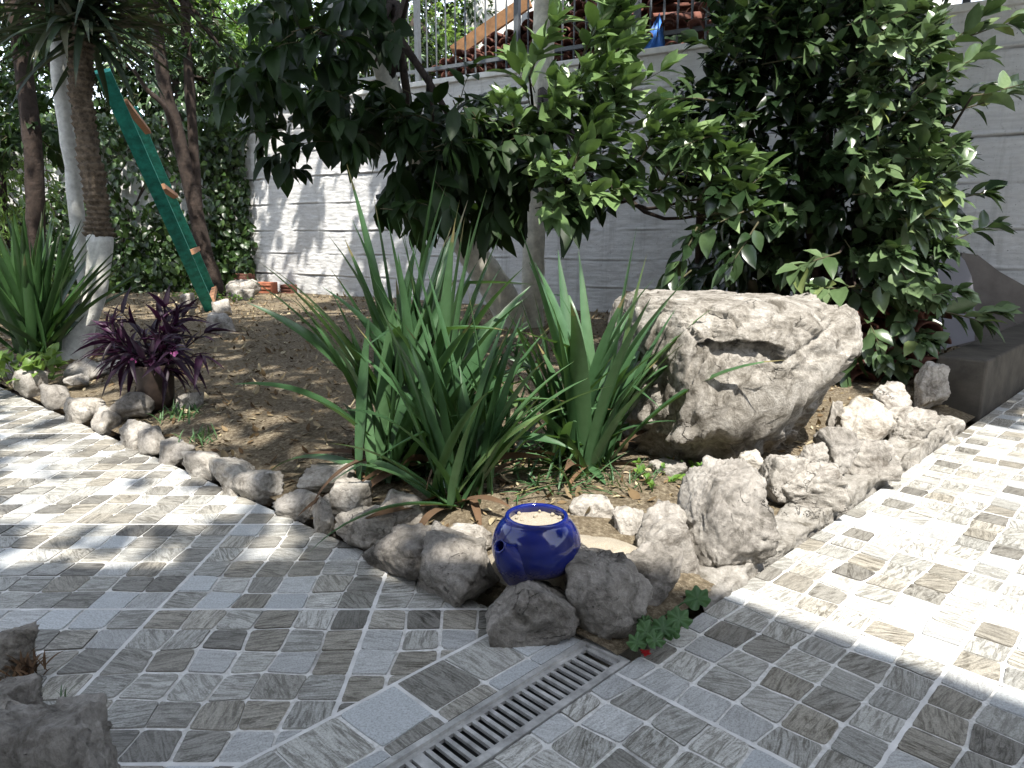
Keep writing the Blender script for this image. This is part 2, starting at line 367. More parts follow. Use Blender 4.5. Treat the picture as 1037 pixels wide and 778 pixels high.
def twig(Lv, mb, base, d, length, n, L, W, droop=.25, rad=.004, sp=.35, grav=.0, rose=3, rb=None):
    """A thin stem with alternate leaves and a rosette at its tip."""
    d = Vector(d).normalized(); base = Vector(base); path = []; p = base.copy(); dd = d.copy(); seg = 6
    for k in range(seg+1):
        path.append(p.copy()); dd = (dd+rv(.07)+Vector((0, 0, -grav))*.25).normalized(); p += dd*length/seg
    if mb is not None: mb.tube(path, [rad*(1-.6*k/seg) for k in range(seg+1)], 5, False)
    ang = rnd.random()*6.28; tone = rnd.random() if rb is None else rb
    tot = n+rose
    for i in range(tot):
        f = .18+.82*min(1, i/max(1, n-1)) if i < n else 1.
        q = f*seg; k = min(int(q), seg-1); b = path[k].lerp(path[k+1], q-k); ax = (path[k+1]-path[k]).normalized()
        a = ax.cross(Vector((.2, .3, 1))).normalized(); c = ax.cross(a); ang += 2.4
        o = a*math.cos(ang)+c*math.sin(ang); e = .95-.5*f+(rnd.random()-.5)*.4
        ld = (ax*math.cos(e)+o*math.sin(e)+Vector((0, 0, -grav))+rv(.12)).normalized()
        up = (ax*.5+Vector((0, -.12, .85))+rv(.28)); s_ = .7+.5*rnd.random()
        if i >= n: s_ *= .8
        Lv.add(b, ld, up, L*s_, W*s_*(.85+.3*rnd.random()), droop*(.4+rnd.random()), min(1, max(0, tone*.55+rnd.random()*.45)))
def in_poly(x, y, poly):
    c = False; j = len(poly)-1
    for i in range(len(poly)):
        xi, yi = poly[i]; xj, yj = poly[j]
        if (yi > y) != (yj > y) and x < (xj-xi)*(y-yi)/(yj-yi)+xi: c = not c
        j = i
    return c
def pick(poly):
    xs = [p[0] for p in poly]; ys = [p[1] for p in poly]
    while True:
        x = rnd.uniform(min(xs), max(xs)); y = rnd.uniform(min(ys), max(ys))
        if in_poly(x, y, poly): return x, y
def strap(mb, base, az, el, L, W, bend, r, fold=.25, twist=0., kink=None, n=11, wob=.03):
    """A long blade leaf that arches by `bend` radians towards the ground."""
    p = Vector(base); e = el; V = []; Fc = []; a = az
    for k in range(n+1):
        t = k/n; h = Vector((math.cos(a), math.sin(a), 0)); d = h*math.cos(e)+Vector((0, 0, math.sin(e)))
        sd = Vector((-math.sin(a), math.cos(a), 0)); up = d.cross(sd)*-1
        if up.z < 0 and e < 1.57: up = -up
        tw = twist*t; s2 = sd*math.cos(tw)+up*math.sin(tw); u2 = up*math.cos(tw)-sd*math.sin(tw)
        w = W*.5*(min(1, .55+t*2.2) if t < .25 else 1.)*(1 if t < .45 else max(0.0, 1-((t-.45)/.55)**1.7))
        if k == n: w = W*.01
        V += [p-s2*w+u2*w*fold*2, p, p+s2*w+u2*w*fold*2]
        e -= bend*(.35+1.3*t)/n
        if kink and abs(t-kink[0]) < .5/n: e -= kink[1]
        a += rnd.gauss(0, wob); p = p+d*L/n
        if p.z < .03: p.z = .03; e = max(e, -.1)
    for k in range(n):
        for j in (0, 1): Fc.append((k*3+j, k*3+j+1, k*3+j+4, k*3+j+3))
    tip = rnd.choice((n+2, n+2, n, n, n-1)) if r < 1 else n+2
    mb.add(V, Fc, [min(1., r+(.04 if j == 1 else 0)) if k < tip else 1. for k in range(n+1) for j in range(3)])

# ------------------------------------------------------------------ world, sun, camera
w = bpy.data.worlds.new('World'); SC.world = w; w.use_nodes = True
nt = w.node_tree; bg = nt.nodes['Background']; sky = nt.nodes.new('ShaderNodeTexSky'); sky.sky_type = 'NISHITA'; sky.sun_disc = False
sky.sun_elevation = math.asin(-LV.z); sky.sun_rotation = math.atan2(-LV.x, -LV.y); sky.air_density = 1.; sky.dust_density = .6; sky.altitude = 60
hs = nt.nodes.new('ShaderNodeHueSaturation'); hs.inputs['Saturation'].default_value = .48; nt.links.new(sky.outputs[0], hs.inputs['Color']); nt.links.new(hs.outputs[0], bg.inputs[0]); bg.inputs[1].default_value = .15
sl = bpy.data.lights.new('sun', 'SUN'); sl.energy = 2.75; sl.angle = math.radians(.53); sl.color = (1., .95, .87)
so = bpy.data.objects.new('sun', sl); COL.objects.link(so); so.rotation_euler = LV.to_track_quat('-Z', 'Y').to_euler(); so.location = (2, -4, 9)
cam = bpy.data.cameras.new('camera'); co = bpy.data.objects.new('camera', cam); COL.objects.link(co)
co.location = (0, 0, H); co.rotation_euler = (math.pi/2-A, 0, 0); cam.sensor_width = 36; cam.lens = 730/1037*36; cam.clip_end = 500; cam.clip_start = .02
SC.camera = co
SC.view_settings.view_transform = 'Standard'; SC.view_settings.look = 'None'; SC.view_settings.gamma = 1; SC.view_settings.exposure = 2.0
SC.render.engine = 'CYCLES'; SC.cycles.max_bounces = 6; SC.cycles.transparent_max_bounces = 4
SC.cycles.use_denoising = True

# ------------------------------------------------------------------ ground and paving
APEX = Vector((.218, 1.468, 0)); DL = Vector((-.757, .653, 0)).normalized(); DR = Vector((.7071, .7071, 0))
gz = -.06
kind(mesh_obj('ground', [(-70, -60, gz), (70, -60, gz), (70, 90, gz), (-70, 90, gz)], [(0, 1, 2, 3)], M['ground']), 'structure')
SHEET = .554
def clip(poly, hp):
    for (nx, ny, c) in hp:                                  # keep nx*x+ny*y >= c
        out = []
        for i in range(len(poly)):
            a, b = poly[i], poly[(i+1) % len(poly)]; da = nx*a[0]+ny*a[1]-c; db = nx*b[0]+ny*b[1]-c
            if da >= 0: out.append(a)
            if (da >= 0) != (db >= 0):
                t = da/(da-db); out.append((a[0]+(b[0]-a[0])*t, a[1]+(b[1]-a[1])*t))
        poly = out
        if len(poly) < 3: return []
    return poly
TONES = [((.190, .192, .185), .9), ((.135, .133, .124), 1.), ((.232, .234, .224), .8), ((.086, .084, .078), 1.), ((.148, .140, .122), 1.), ((.37, .388, .40), .12), ((.33, .338, .34), .35), ((.262, .264, .256), .75), ((.20, .194, .176), .95)]
TW = [16, 15, 14, 9, 12, 10, 10, 12, 10]
def paving(name, origin, ang, hp, span, n=6, sheet=SHEET, seed=1, gaps=(.0016, .0034, .0046, .0056), tonew=TW):
    r = random.Random(seed); cell = sheet/n; c, s = math.cos(ang), math.sin(ang)
    W = lambda u, v: (origin[0]+u*c-v*s, origin[1]+u*s+v*c)
    V = []; Fc = []; mi = []; colr = []; uvs = []
    def face(pts, z, m, col, uvf):
        b = len(V)
        for q in pts: V.append((q[0], q[1], z))
        Fc.append(tuple(range(b, b+len(pts)))); mi.append(m); colr.append(col); uvs.append([uvf(q) for q in pts])
    u0, u1, v0, v1 = span
    # the grout bed, one sheet
    bed = clip([W(u0*sheet, v0*sheet), W(u1*sheet, v0*sheet), W(u1*sheet, v1*sheet), W(u0*sheet, v1*sheet)], hp)
    face(bed, -.0035, 1, (.5, .5, .5, 0), lambda q: q)
    jw = .0062
    for S in range(u0, u1+1):
        q = clip([W(S*sheet-jw, v0*sheet), W(S*sheet+jw, v0*sheet), W(S*sheet+jw, v1*sheet), W(S*sheet-jw, v1*sheet)], hp)
        if q: face(q, -.0004, 2, (.5, .5, .5, 0), lambda q: q)
    for S in range(v0, v1+1):
        for T in range(u0, u1):
            q = clip([W(T*sheet+jw, S*sheet-jw), W((T+1)*sheet-jw, S*sheet-jw), W((T+1)*sheet-jw, S*sheet+jw), W(T*sheet+jw, S*sheet+jw)], hp)
            if q: face(q, -.0004, 2, (.5, .5, .5, 0), lambda q: q)
    for SU in range(u0, u1):
        for SV in range(v0, v1):
            ctr = W((SU+.5)*sheet, (SV+.5)*sheet)
            if not clip([W(SU*sheet, SV*sheet), W((SU+1)*sheet, SV*sheet), W((SU+1)*sheet, (SV+1)*sheet), W(SU*sheet, (SV+1)*sheet)], hp): continue
            us = [[0]*(n+1) for _ in range(n+1)]
            jit = lambda k: 0 if k in (0, n) else r.uniform(-.007, .007)
            pt = [[((i*cell)+jit(i)*(1 if True else 0), (j*cell)+jit(j)) for j in range(n+1)] for i in range(n+1)]
            taken = set()
            for i in range(n):
                for j in range(n):
                    if (i, j) in taken: continue
                    di = 1; same = r.random()
                    quad = [pt[i][j], pt[i+1][j], pt[i+1][j+1], pt[i][j+1]]
                    g = [.0048 if e_ else r.choice(gaps) for e_ in (j == 0, i == n-1, j == n-1, i == 0)]
                    (ax, ay), (bx, by), (cx, cy), (dx, dy) = quad
                    quad = [(ax+g[3], ay+g[0]), (bx-g[1], by+g[0]), (cx-g[1], cy-g[2]), (dx+g[3], dy-g[2])]
                    # chamfered, slightly wobbly outline
                    out = []
                    for k in range(4):
                        p, pn, pp = quad[k], quad[(k+1) % 4], quad[k-1]
                        ch = r.choice((.003, .005, .007, .009, .013))
                        def tow(a, b, dd):
                            l = math.hypot(b[0]-a[0], b[1]-a[1]); return (a[0]+(b[0]-a[0])*dd/l, a[1]+(b[1]-a[1])*dd/l)
                        e1, e2 = tow(p, pp, ch), tow(p, pn, ch); mid = (p[0]*.45+(e1[0]+e2[0])*.275, p[1]*.45+(e1[1]+e2[1])*.275)
                        out += [e1, mid, e2]
                        out += [(p[0]+(pn[0]-p[0])*f_+r.uniform(-.0014, .0014), p[1]+(pn[1]-p[1])*f_+r.uniform(-.0014, .0014)) for f_ in (.35, .65)]
                    poly = clip([W(SU*sheet+q[0], SV*sheet+q[1]) for q in out], hp)
                    if not poly: continue
                    col, am = r.choices(TONES, tonew)[0]; f = r.uniform(1.2, 1.62)*(1. if col[0] < .3 else .9); th = r.choice((0, 0, 0, 1.57, .3, -.4, 2.2)) + r.uniform(-.12, .12) + ang
                    ox, oy = r.uniform(0, 50), r.uniform(0, 50); c2, s2 = math.cos(th), math.sin(th)
                    z = r.uniform(-.0004, .0006)
                    face(poly, z, 0, (col[0]*f, col[1]*f, col[2]*f, min(1, am*r.uniform(.7, 1.15))), lambda q: (q[0]*c2+q[1]*s2+ox, -q[0]*s2+q[1]*c2+oy))
                    # worn edge: a narrow skirt down to the grout
                    b0 = len(V)-len(poly); mx = sum(q[0] for q in poly)/len(poly); my = sum(q[1] for q in poly)/len(poly); b1 = len(V)
                    for q in poly:
                        l = math.hypot(q[0]-mx, q[1]-my)+1e-6; V.append((q[0]+(q[0]-mx)/l*.0005, q[1]+(q[1]-my)/l*.0005, -.0035))
                    for k in range(len(poly)):
                        k2 = (k+1) % len(poly); Fc.append((b0+k, b1+k, b1+k2, b0+k2)); mi.append(0); colr.append(colr[-1]); uvs.append([(ox, oy)]*4)
    me = bpy.data.meshes.new(name); me.from_pydata(V, [], Fc); me.update()
    for mm in (M['tile'], M['grout'], M['joint']): me.materials.append(mm)
    me.polygons.foreach_set('material_index', mi)
    ca_ = me.color_attributes.new('stone', 'FLOAT_COLOR', 'CORNER'); uvl = me.uv_layers.new(name='vein')
    cd = np.zeros((len(me.loops), 4), np.float32); ud = np.zeros((len(me.loops), 2), np.float32); k = 0
    for f, cc, uu in zip(Fc, colr, uvs):
        for t in range(len(f)): cd[k] = cc; ud[k] = uu[t]; k += 1
    ca_.data.foreach_set('color', cd.ravel()); uvl.data.foreach_set('uv', ud.ravel())
    o = bpy.data.objects.new(name, me); COL.objects.link(o); return kind(o, 'structure')
nR = (.7071, -.7071)                                       # towards the right-hand paving, square to DR
dot2 = lambda n, p: n[0]*p[0]+n[1]*p[1]
cR = dot2(nR, P(632, 670.6)); cD = dot2(nR, P(560, 665.6)); cS = dot2(nR, P(503, 638))
nL = (-DL.y, DL.x)                                          # square to the left border; pick the sign that points to the camera side
if dot2(nL, (0, 0))-dot2(nL, APEX) < 0: nL = (-nL[0], -nL[1])
cL = dot2(nL, APEX)
# left paving: joints through the seen crossing (156,617)
o0 = P(160, 617)
paving('left_paving', (o0.x, o0.y), 0., [(nL[0], nL[1], cL), (-nR[0], -nR[1], -cS+.005)], (-8, 4, -4, 6), seed=3)
j1, j2 = P(402, 694.5), P(448, 731)
vS = (cS-dot2(nR, j1))
eD = dot2(DR, j1)
# cut tiles beside the drain
org = DR*dot2(DR, j1)+Vector((nR[0], nR[1], 0))*(cS-.0005)
paving('drain_side_paving', (org.x, org.y), math.pi/4, [(-nR[0], -nR[1], -cD), (nR[0], nR[1], cS-.005), (nL[0], nL[1], cL-.06)], (-7, 2, -2, 1), n=4, seed=8, tonew=[26, 14, 14, 5, 14, 12, 8, 5, 9])
# right paving
jr = P(889, 778); jc = P(621, 680)
org = DR*dot2(DR, jc)+Vector((nR[0], nR[1], 0))*dot2(nR, jr)
paving('right_paving', (org.x, org.y), math.pi/4, [(nR[0], nR[1], cR+.012)], (-7, 14, -9, 5), seed=5, gaps=(.0026, .0036, .0046, .0054), tonew=[16, 12, 16, 6, 9, 12, 12, 16, 9])

# ------------------------------------------------------------------ drain
def drain():
    t = thing('drain_channel', (APEX.x, APEX.y, 0), 'narrow grey slotted metal drain grate between the two pavings', 'drain')
    e = lambda s, n_, z: DR*s+Vector((nR[0], nR[1], 0))*n_+Vector((0, 0, z))
    s1 = dot2(DR, P(590, 648)); s0 = s1-3.4; a, b = cD+.004, cR+.008
    mb = MB()
    for s, q in ((a, a+.014), (b-.014, b)):
        mb.bar(e(s0, (s+q)/2, -.006), e(s1, (s+q)/2, -.006), q-s, .016)
    mb.bar(e(s1, a, -.006), e(s1, b, -.006), .016, .0155)
    mb.build('frame', M['metal_galv'], t, False, (APEX.x, APEX.y, 0))
    g = MB(); i0, i1 = a+.018, b-.018; k = 0; s = s1-.022
    for q in (i0, i1): g.bar(e(s0, q, -.009), e(s1-.012, q, -.009), .013, .008)
    g.bar(e(s1-.014, i0+.007, -.009), e(s1-.014, i1-.007, -.009), .012, .0078)
    while s > s0+.03:
        s -= .0235; big = (k % 21 == 20); k += 1
        g.bar(e(s, i0+.006, -.0092), e(s, i1-.006, -.0092), .024 if big else .0095, .0074)
    g.build('grate', M['metal_galv'], t, False, (APEX.x, APEX.y, 0))
    c = MB()
    c.bar(e(s0, (a+b)/2, -.052), e(s1, (a+b)/2, -.052), b-a, .01)
    c.bar(e(s0, a-.003, -.035), e(s1, a-.003, -.035), .006, .03); c.bar(e(s0, b+.003, -.035), e(s1, b+.003, -.035), .006, .03)
    c.build('channel', M['dark_void'], t, False, (APEX.x, APEX.y, 0))
drain()

# ------------------------------------------------------------------ soil bed
def soil_z(x, y):
    d = Vector((x, y, 0))-APEX; det = DL.x*DR.y-DL.y*DR.x
    a = (d.x*DR.y-d.y*DR.x)/det; b = (DL.x*d.y-DL.y*d.x)/det
    e = max(0, min(a, b)); return .006+.084*min(1, e/.40)+.018*noise.noise((x*1.3, y*1.3, 0))+.010*noise.noise((x*5, y*5, 3))
def grid_ab(a0, a1, na, b0, b1, nb, fz):
    V = []; Fc = []
    for i in range(na+1):
        for j in range(nb+1):
            a = a0+(a1-a0)*(i/na)**1.5; b = b0+(b1-b0)*(j/nb)**1.5; p = APEX+DL*a+DR*b; V.append((p.x, p.y, fz(p.x, p.y)))
    for i in range(na):
        for j in range(nb):
            k = i*(nb+1)+j; Fc.append((k, k+nb+1, k+nb+2, k+1)[::-1])
    return V, Fc
V, Fc = grid_ab(-.004, 16, 150, .03, 12, 130, soil_z)
kind(mesh_obj('garden_soil', V, Fc, M['soil']), 'structure')
# pale sand heaped round the pot
POT = P(543, 574, .115)
def sand_z(x, y):
    ed = min(cL-(nL[0]*x+nL[1]*y)-.05, cR-(nR[0]*x+nR[1]*y)-.09)
    if ed < 0: return -.05
    d = math.hypot((x-POT.x-.10)/.33, (y-POT.y-.04)/(.145 if y < POT.y+.04 else .27)); return min(1, ed/.10)*.165*math.exp(-d**4)-.03+.006*noise.noise((x*16, y*16, 2))+.003*noise.noise((x*50, y*50, 2))
V = []; Fc = []; N = 70
for i in range(N+1):
    for j in range(N+1):
        x = POT.x-.3+.75*i/N; y = POT.y-.22+.55*j/N; V.append((x, y, sand_z(x, y)))
for i in range(N):
    for j in range(N): k = i*(N+1)+j; Fc.append((k, k+N+1, k+N+2, k+1))
kind(mesh_obj('sand', V, Fc, M['sand']), 'stuff')

# ------------------------------------------------------------------ rocks
def ico(sub):
    import bmesh
    bm = bmesh.new(); bmesh.ops.create_icosphere(bm, subdivisions=sub, radius=1.)
    V = [v.co.copy() for v in bm.verts]; Fc = [tuple(v.index for v in f.verts) for f in bm.faces]; bm.free(); return V, Fc
def facet(p, sc, off, tilt=.55):
    """broken planes: every cell of a warped cell pattern is its own tilted step"""
    q = p*sc+off; q = q+noise.noise_vector(q*1.3)*.35; c = noise.voronoi(q)[1][0]; c = Vector(c)
    return noise.cell(c*9.1+off)*.5-.0+(q-c).dot(noise.cell_vector(c*5.7+off)-Vector((.5, .5, .5)))*tilt*2
ICO = {k: ico(k) for k in (3, 4, 5, 6)}
def rock(px, label, mat='grey', z0=None, seed=None, sub=5, flat=0., depth=.85, rot=0., name='border_stone', group='stones edging the planting bed', edge=False, sharp=30, amp=1.2, cat='stone', Y=None, sink=.2):
    """A broken stone that fills the picture box px = (x0,y0,x1,y1) when it stands at the box's foot."""
    x0, y0, x1, y1 = px; cx = (x0+x1)/2; r = random.Random(seed if seed is not None else int(x0*7+y0*13))
    zb = 0. if z0 is None else z0
    b = P(cx, y1, zb) if Y is None else Vector((PD(cx, y1, Y).x, Y, zb))
    s = proj(b)[2]/F; wd = (x1-x0)*s; th = math.atan2(H-zb-.1, b.y); D = wd*depth
    ht = 1.22*max(.42*wd, ((y1-y0)*s-D*.62*math.sin(th))/math.cos(th))
    c = Vector((b.x, b.y+D*.44, zb+ht*.5-sink*ht))
    yaw = 0.
    if edge:                                                # lies along the left border, its face on the edge of the paving
        yaw = math.atan2(DL.y, DL.x)+math.pi; r0_ = ray(cx, y1); k_ = cL/(nL[0]*r0_[0]+nL[1]*r0_[1]); e_ = Vector((r0_[0]*k_, r0_[1]*k_, 0))
        wd = (x1-x0)*proj(e_)[2]/F*.92; D = wd*.66; th = math.atan2(H-.1, e_.y); ht = max(.5*wd, ((y1-y0)*proj(e_)[2]/F-D*.45*math.sin(th))/math.cos(th))
        c = e_-Vector((nL[0], nL[1], 0))*(D*(.30 if x0 < 330 else .12))+DL*wd*(.12 if x0 < 380 else .22); c.z = ht*.5-sink*ht
    pl = []
    for k in range(9):
        n = Vector((r.gauss(0, 1), r.gauss(0, 1), r.gauss(0, 1))).normalized(); pl.append((n, r.uniform(.68, .95)))
    for n in ((1, 0, .1), (-1, 0, .1), (0, 1, 0), (0, -1, .15), (0, 0, 1), (0, 0, -1)):
        n = Vector(n)+Vector((r.gauss(0, .16), r.gauss(0, .16), r.gauss(0, .16))); pl.append((n.normalized(), .9 if n.z < .8 else .9-flat*.1))
    V, Fc = ICO[sub]; off = Vector((r.uniform(0, 99), r.uniform(0, 99), r.uniform(0, 99))); out = []
    pts = []
    for v in V:
        q = 0.
        for n, h in pl:
            d = n.dot(v)
            if d > 0: q += (d/h)**sharp
        rad = q**(-1/sharp); p = v*rad
        f = noise.multi_fractal(p*1.7+off, 1., 2., 5, noise_basis='PERLIN_ORIGINAL')-.9
        g = noise.ridged_multi_fractal(p*2.6+off*1.3, 1., 2.1, 4, 1., 2.)-1.1
        vo = noise.voronoi(p*3.1+off)[0]
        h = noise.multi_fractal(p*9+off, .8, 2., 3)-.9; p = p*(1+amp*(.040*f-.026*g+.065*(vo[1]-vo[0]-.3)+.028*h+.085*facet(p, 1.5, off)+.035*facet(p, 3.4, off*1.7)+.010*noise.noise(p*24+off)))
        pts.append(p)
    mn = [min(p[i] for p in pts) for i in range(3)]; mx = [max(p[i] for p in pts) for i in range(3)]
    co_, si = math.cos(rot), math.sin(rot); S = (wd, D, ht)
    for p in pts:
        q = [((p[i]-mn[i])/(mx[i]-mn[i])-.5)*S[i] for i in range(3)]
        if rot: q[0], q[2] = q[0]*co_-q[2]*si, q[0]*si+q[2]*co_
        if yaw: q[0], q[1] = q[0]*math.cos(yaw)-q[1]*math.sin(yaw), q[0]*math.sin(yaw)+q[1]*math.cos(yaw)
        out.append(q)
    o = mesh_obj(name, out, Fc, M[mat]); o.location = c
    return tag(o, label, cat, group)
B = 'of the left border'
left = [
 ((-34, 370, 14, 402), 'pale grey stone at the left picture edge, farthest in the left border', 'pale'),
 ((8, 374, 42, 409), 'sunlit pale stone of the left border just below the small lime green plant', 'pale'),
 ((37, 389, 66, 420), 'small rounded grey stone next to the lime green plant in the left border', 'grey'),
 ((62, 400, 99, 429), 'knobbly grey stone of the left border below the white yucca trunk foot', 'grey'),
 ((85, 413, 121, 444), 'long sloping grey stone of the left border in front of the pot of purple leaves', 'grey'),
 ((115, 423, 154, 454), 'dark grey stone of the left border right of the long sloping one', 'grey'),
 ((134, 431, 167, 460), 'bright rounded stone of the left border below the purple plant pot', 'pale'),
 ((154, 446, 190, 472), 'low brownish grey stone between the bright rounded stone and the yellowish stone', 'grey'),
 ((183, 450, 222, 482), 'yellowish limestone in the left border before the shaded soil', 'pale'),
 ((206, 456, 257, 492), 'pale angular stone with a slanting top left of the strap leaved plants', 'pale'),
 ((236, 477, 280, 514), 'two toned rounded stone touched by the lowest strap leaf tips', 'grey'),
 ((275, 496, 322, 532), 'flat grey stone where the left paving narrows, under drooping leaf tips', 'grey'),
 ((311, 504, 338, 545), 'thin upright grey stone wedged beside the flat grey one', 'grey'),
 ((343, 516, 386, 563), 'tall narrow stone at the foot of the strap leaved clump', 'dark'),
 ((386, 525, 450, 584), 'big rounded brown grey stone left of the blue pot with a fine crack', 'dark'),
 ((436, 546, 503, 618), 'wide dark slab stone sloping down towards the drain, left of the blue pot', 'dark'),
 ((495, 577, 584, 655), 'squarish brown grey stone directly in front of the blue pot', 'dark'),
 ((577, 560, 666, 654), 'large pointed brown grey stone at the bed corner beside the drain end', 'dark'),
 ((630, 553, 692, 618), 'shaded grey stone behind the geranium leaves at the corner', 'dark'),
]
for k, (px, lb, m_) in enumerate(left):
    w_ = (px[2]-px[0])*((.20 if k < 13 else .36) if k < 16 else .06); px = (px[0]-w_, px[1]-3, px[2]+w_, px[3])
    rock(px, lb, m_, seed=40+k, sub=5 if px[2] > 240 else 4, depth=.95 if px[2] < 500 else .8, amp=1.15, edge=k < 16)
inner = [
 ((300, 466, 358, 500), 'wide flat stone behind the left border under the strap leaves', 'grey', .05),
 ((328, 484, 374, 524), 'grey stone half hidden by dry leaf bases of the strap plants', 'grey', .04),
 ((378, 492, 432, 534), 'broad dark stone behind the tall narrow one, under the strap clump', 'dark', .05),
 ((447, 529, 499, 560), 'low pale cream stone touching the left side of the blue pot', 'pale', .06),
 ((576, 498, 629, 534), 'pale rounded stone behind the blue pot on its right', 'pale', .06),
 ((620, 510, 658, 548), 'tan brown stone between the pale round and the white cracked stone', 'pale', .05),
 ((646, 510, 716, 590), 'white sunlit stone with dark cracks left of the tall upright block', 'pale', .0),
 ((748, 456, 776, 480), 'tiny white stone peeping out behind the tall upright block', 'pale', .12),
 ((776, 456, 822, 502), 'pale angular stone resting against the foot of the big boulder', 'pale', .08),
 ((808, 446, 842, 480), 'small pale stone between two larger ones below the boulder', 'pale', .10),
 ((828, 428, 876, 474), 'grey topped stone behind the mortar kerb right of the boulder foot', 'grey', .10),
 ((838, 404, 856, 440), 'narrow upright pale stone squeezed against the boulder right side', 'pale', .10),
 ((853, 398, 916, 452), 'large sunlit pale stone in front of the stacked roof tiles', 'pale', .08),
 ((890, 386, 932, 434), 'pale stone streaked with leaf shadow right of the stacked roof tiles', 'pale', .08),
 ((930, 364, 962, 412), 'tall pointed pale stone against the end of the dark concrete kerb', 'pale', .06),
 ((782, 462, 862, 516), 'long pale block lying on the mortar kerb next to the tall upright block', 'pale', .05),
 ((858, 438, 914, 482), 'pale block on the mortar kerb midway along the right border', 'pale', .06),
 ((906, 410, 952, 446), 'pale block at the far end of the mortar kerb near the concrete kerb', 'pale', .07),
 ((660, 466, 700, 486), 'small grey stone in the shade under the boulder', 'grey', .08),
]
for k, (px, lb, m_, z) in enumerate(inner):
    rock(px, lb, m_, z0=z, seed=140+k, sub=5, depth=.85)
rock((692, 460, 790, 586), 'tall upright grey block stone at the front of the right border', 'grey', z0=0., seed=211, sub=6, flat=1, depth=.8, sharp=12, amp=1.1)
loose = [
 ((108, 394, 152, 421), 'brownish stone leaning on the dark pot of the purple plant', 'dark', 4),
 ((175, 395, 203, 416), 'small pale topped stone right of the purple plant pot', 'pale', 4),
 ((58, 362, 102, 386), 'flat pale stone at the foot of the white yucca trunk', 'pale', 4),
 ((60, 378, 84, 392), 'small yellowish stone in the sun before the yucca trunk', 'pale', 4),
 ((86, 324, 108, 354), 'upright pale stone just right of the white yucca trunk', 'pale', 4),
 ((92, 364, 128, 382), 'low grey stone between the yucca trunk and the purple plant', 'grey', 4),
 ((218, 282, 256, 302), 'white flat rock on the far soil before the ivy', 'pale', 4),
 ((212, 302, 232, 322), 'white stone beside the ladder foot', 'pale', 4),
 ((204, 316, 236, 340), 'grey white rock under the teal ladder foot', 'pale', 4),
 ((238, 292, 256, 306), 'small pale stone in front of the white flat rock', 'pale', 4),
 ((180, 296, 196, 312), 'pale stone in the shade behind the teal ladder', 'pale', 4),
]
for k, (px, lb, m_, sb) in enumerate(loose):
    rock(px, lb, m_, z0=.07, seed=300+k, sub=sb, name='loose_stone', group='loose stones lying in the bed')
corner = [
 ((-60, 633, 24, 700), 'dark stone at the left picture edge, uppermost of the near corner stones', 'dark'),
 ((-50, 684, 30, 752), 'middle dark stone of the near left corner, behind the tuft of dead leaves', 'dark'),
 ((-70, 706, 56, 800), 'pale streaked stone in the near left corner behind the front one', 'dark'),
 ((-60, 724, 108, 900), 'largest front stone filling the near left corner of the paving', 'grey'),
]
for k, (px, lb, m_) in enumerate(corner):
    rock(px, lb, m_, seed=402+k, sub=6, name='corner_stone', group='stones in the near left corner', depth=.7, amp=1.1)

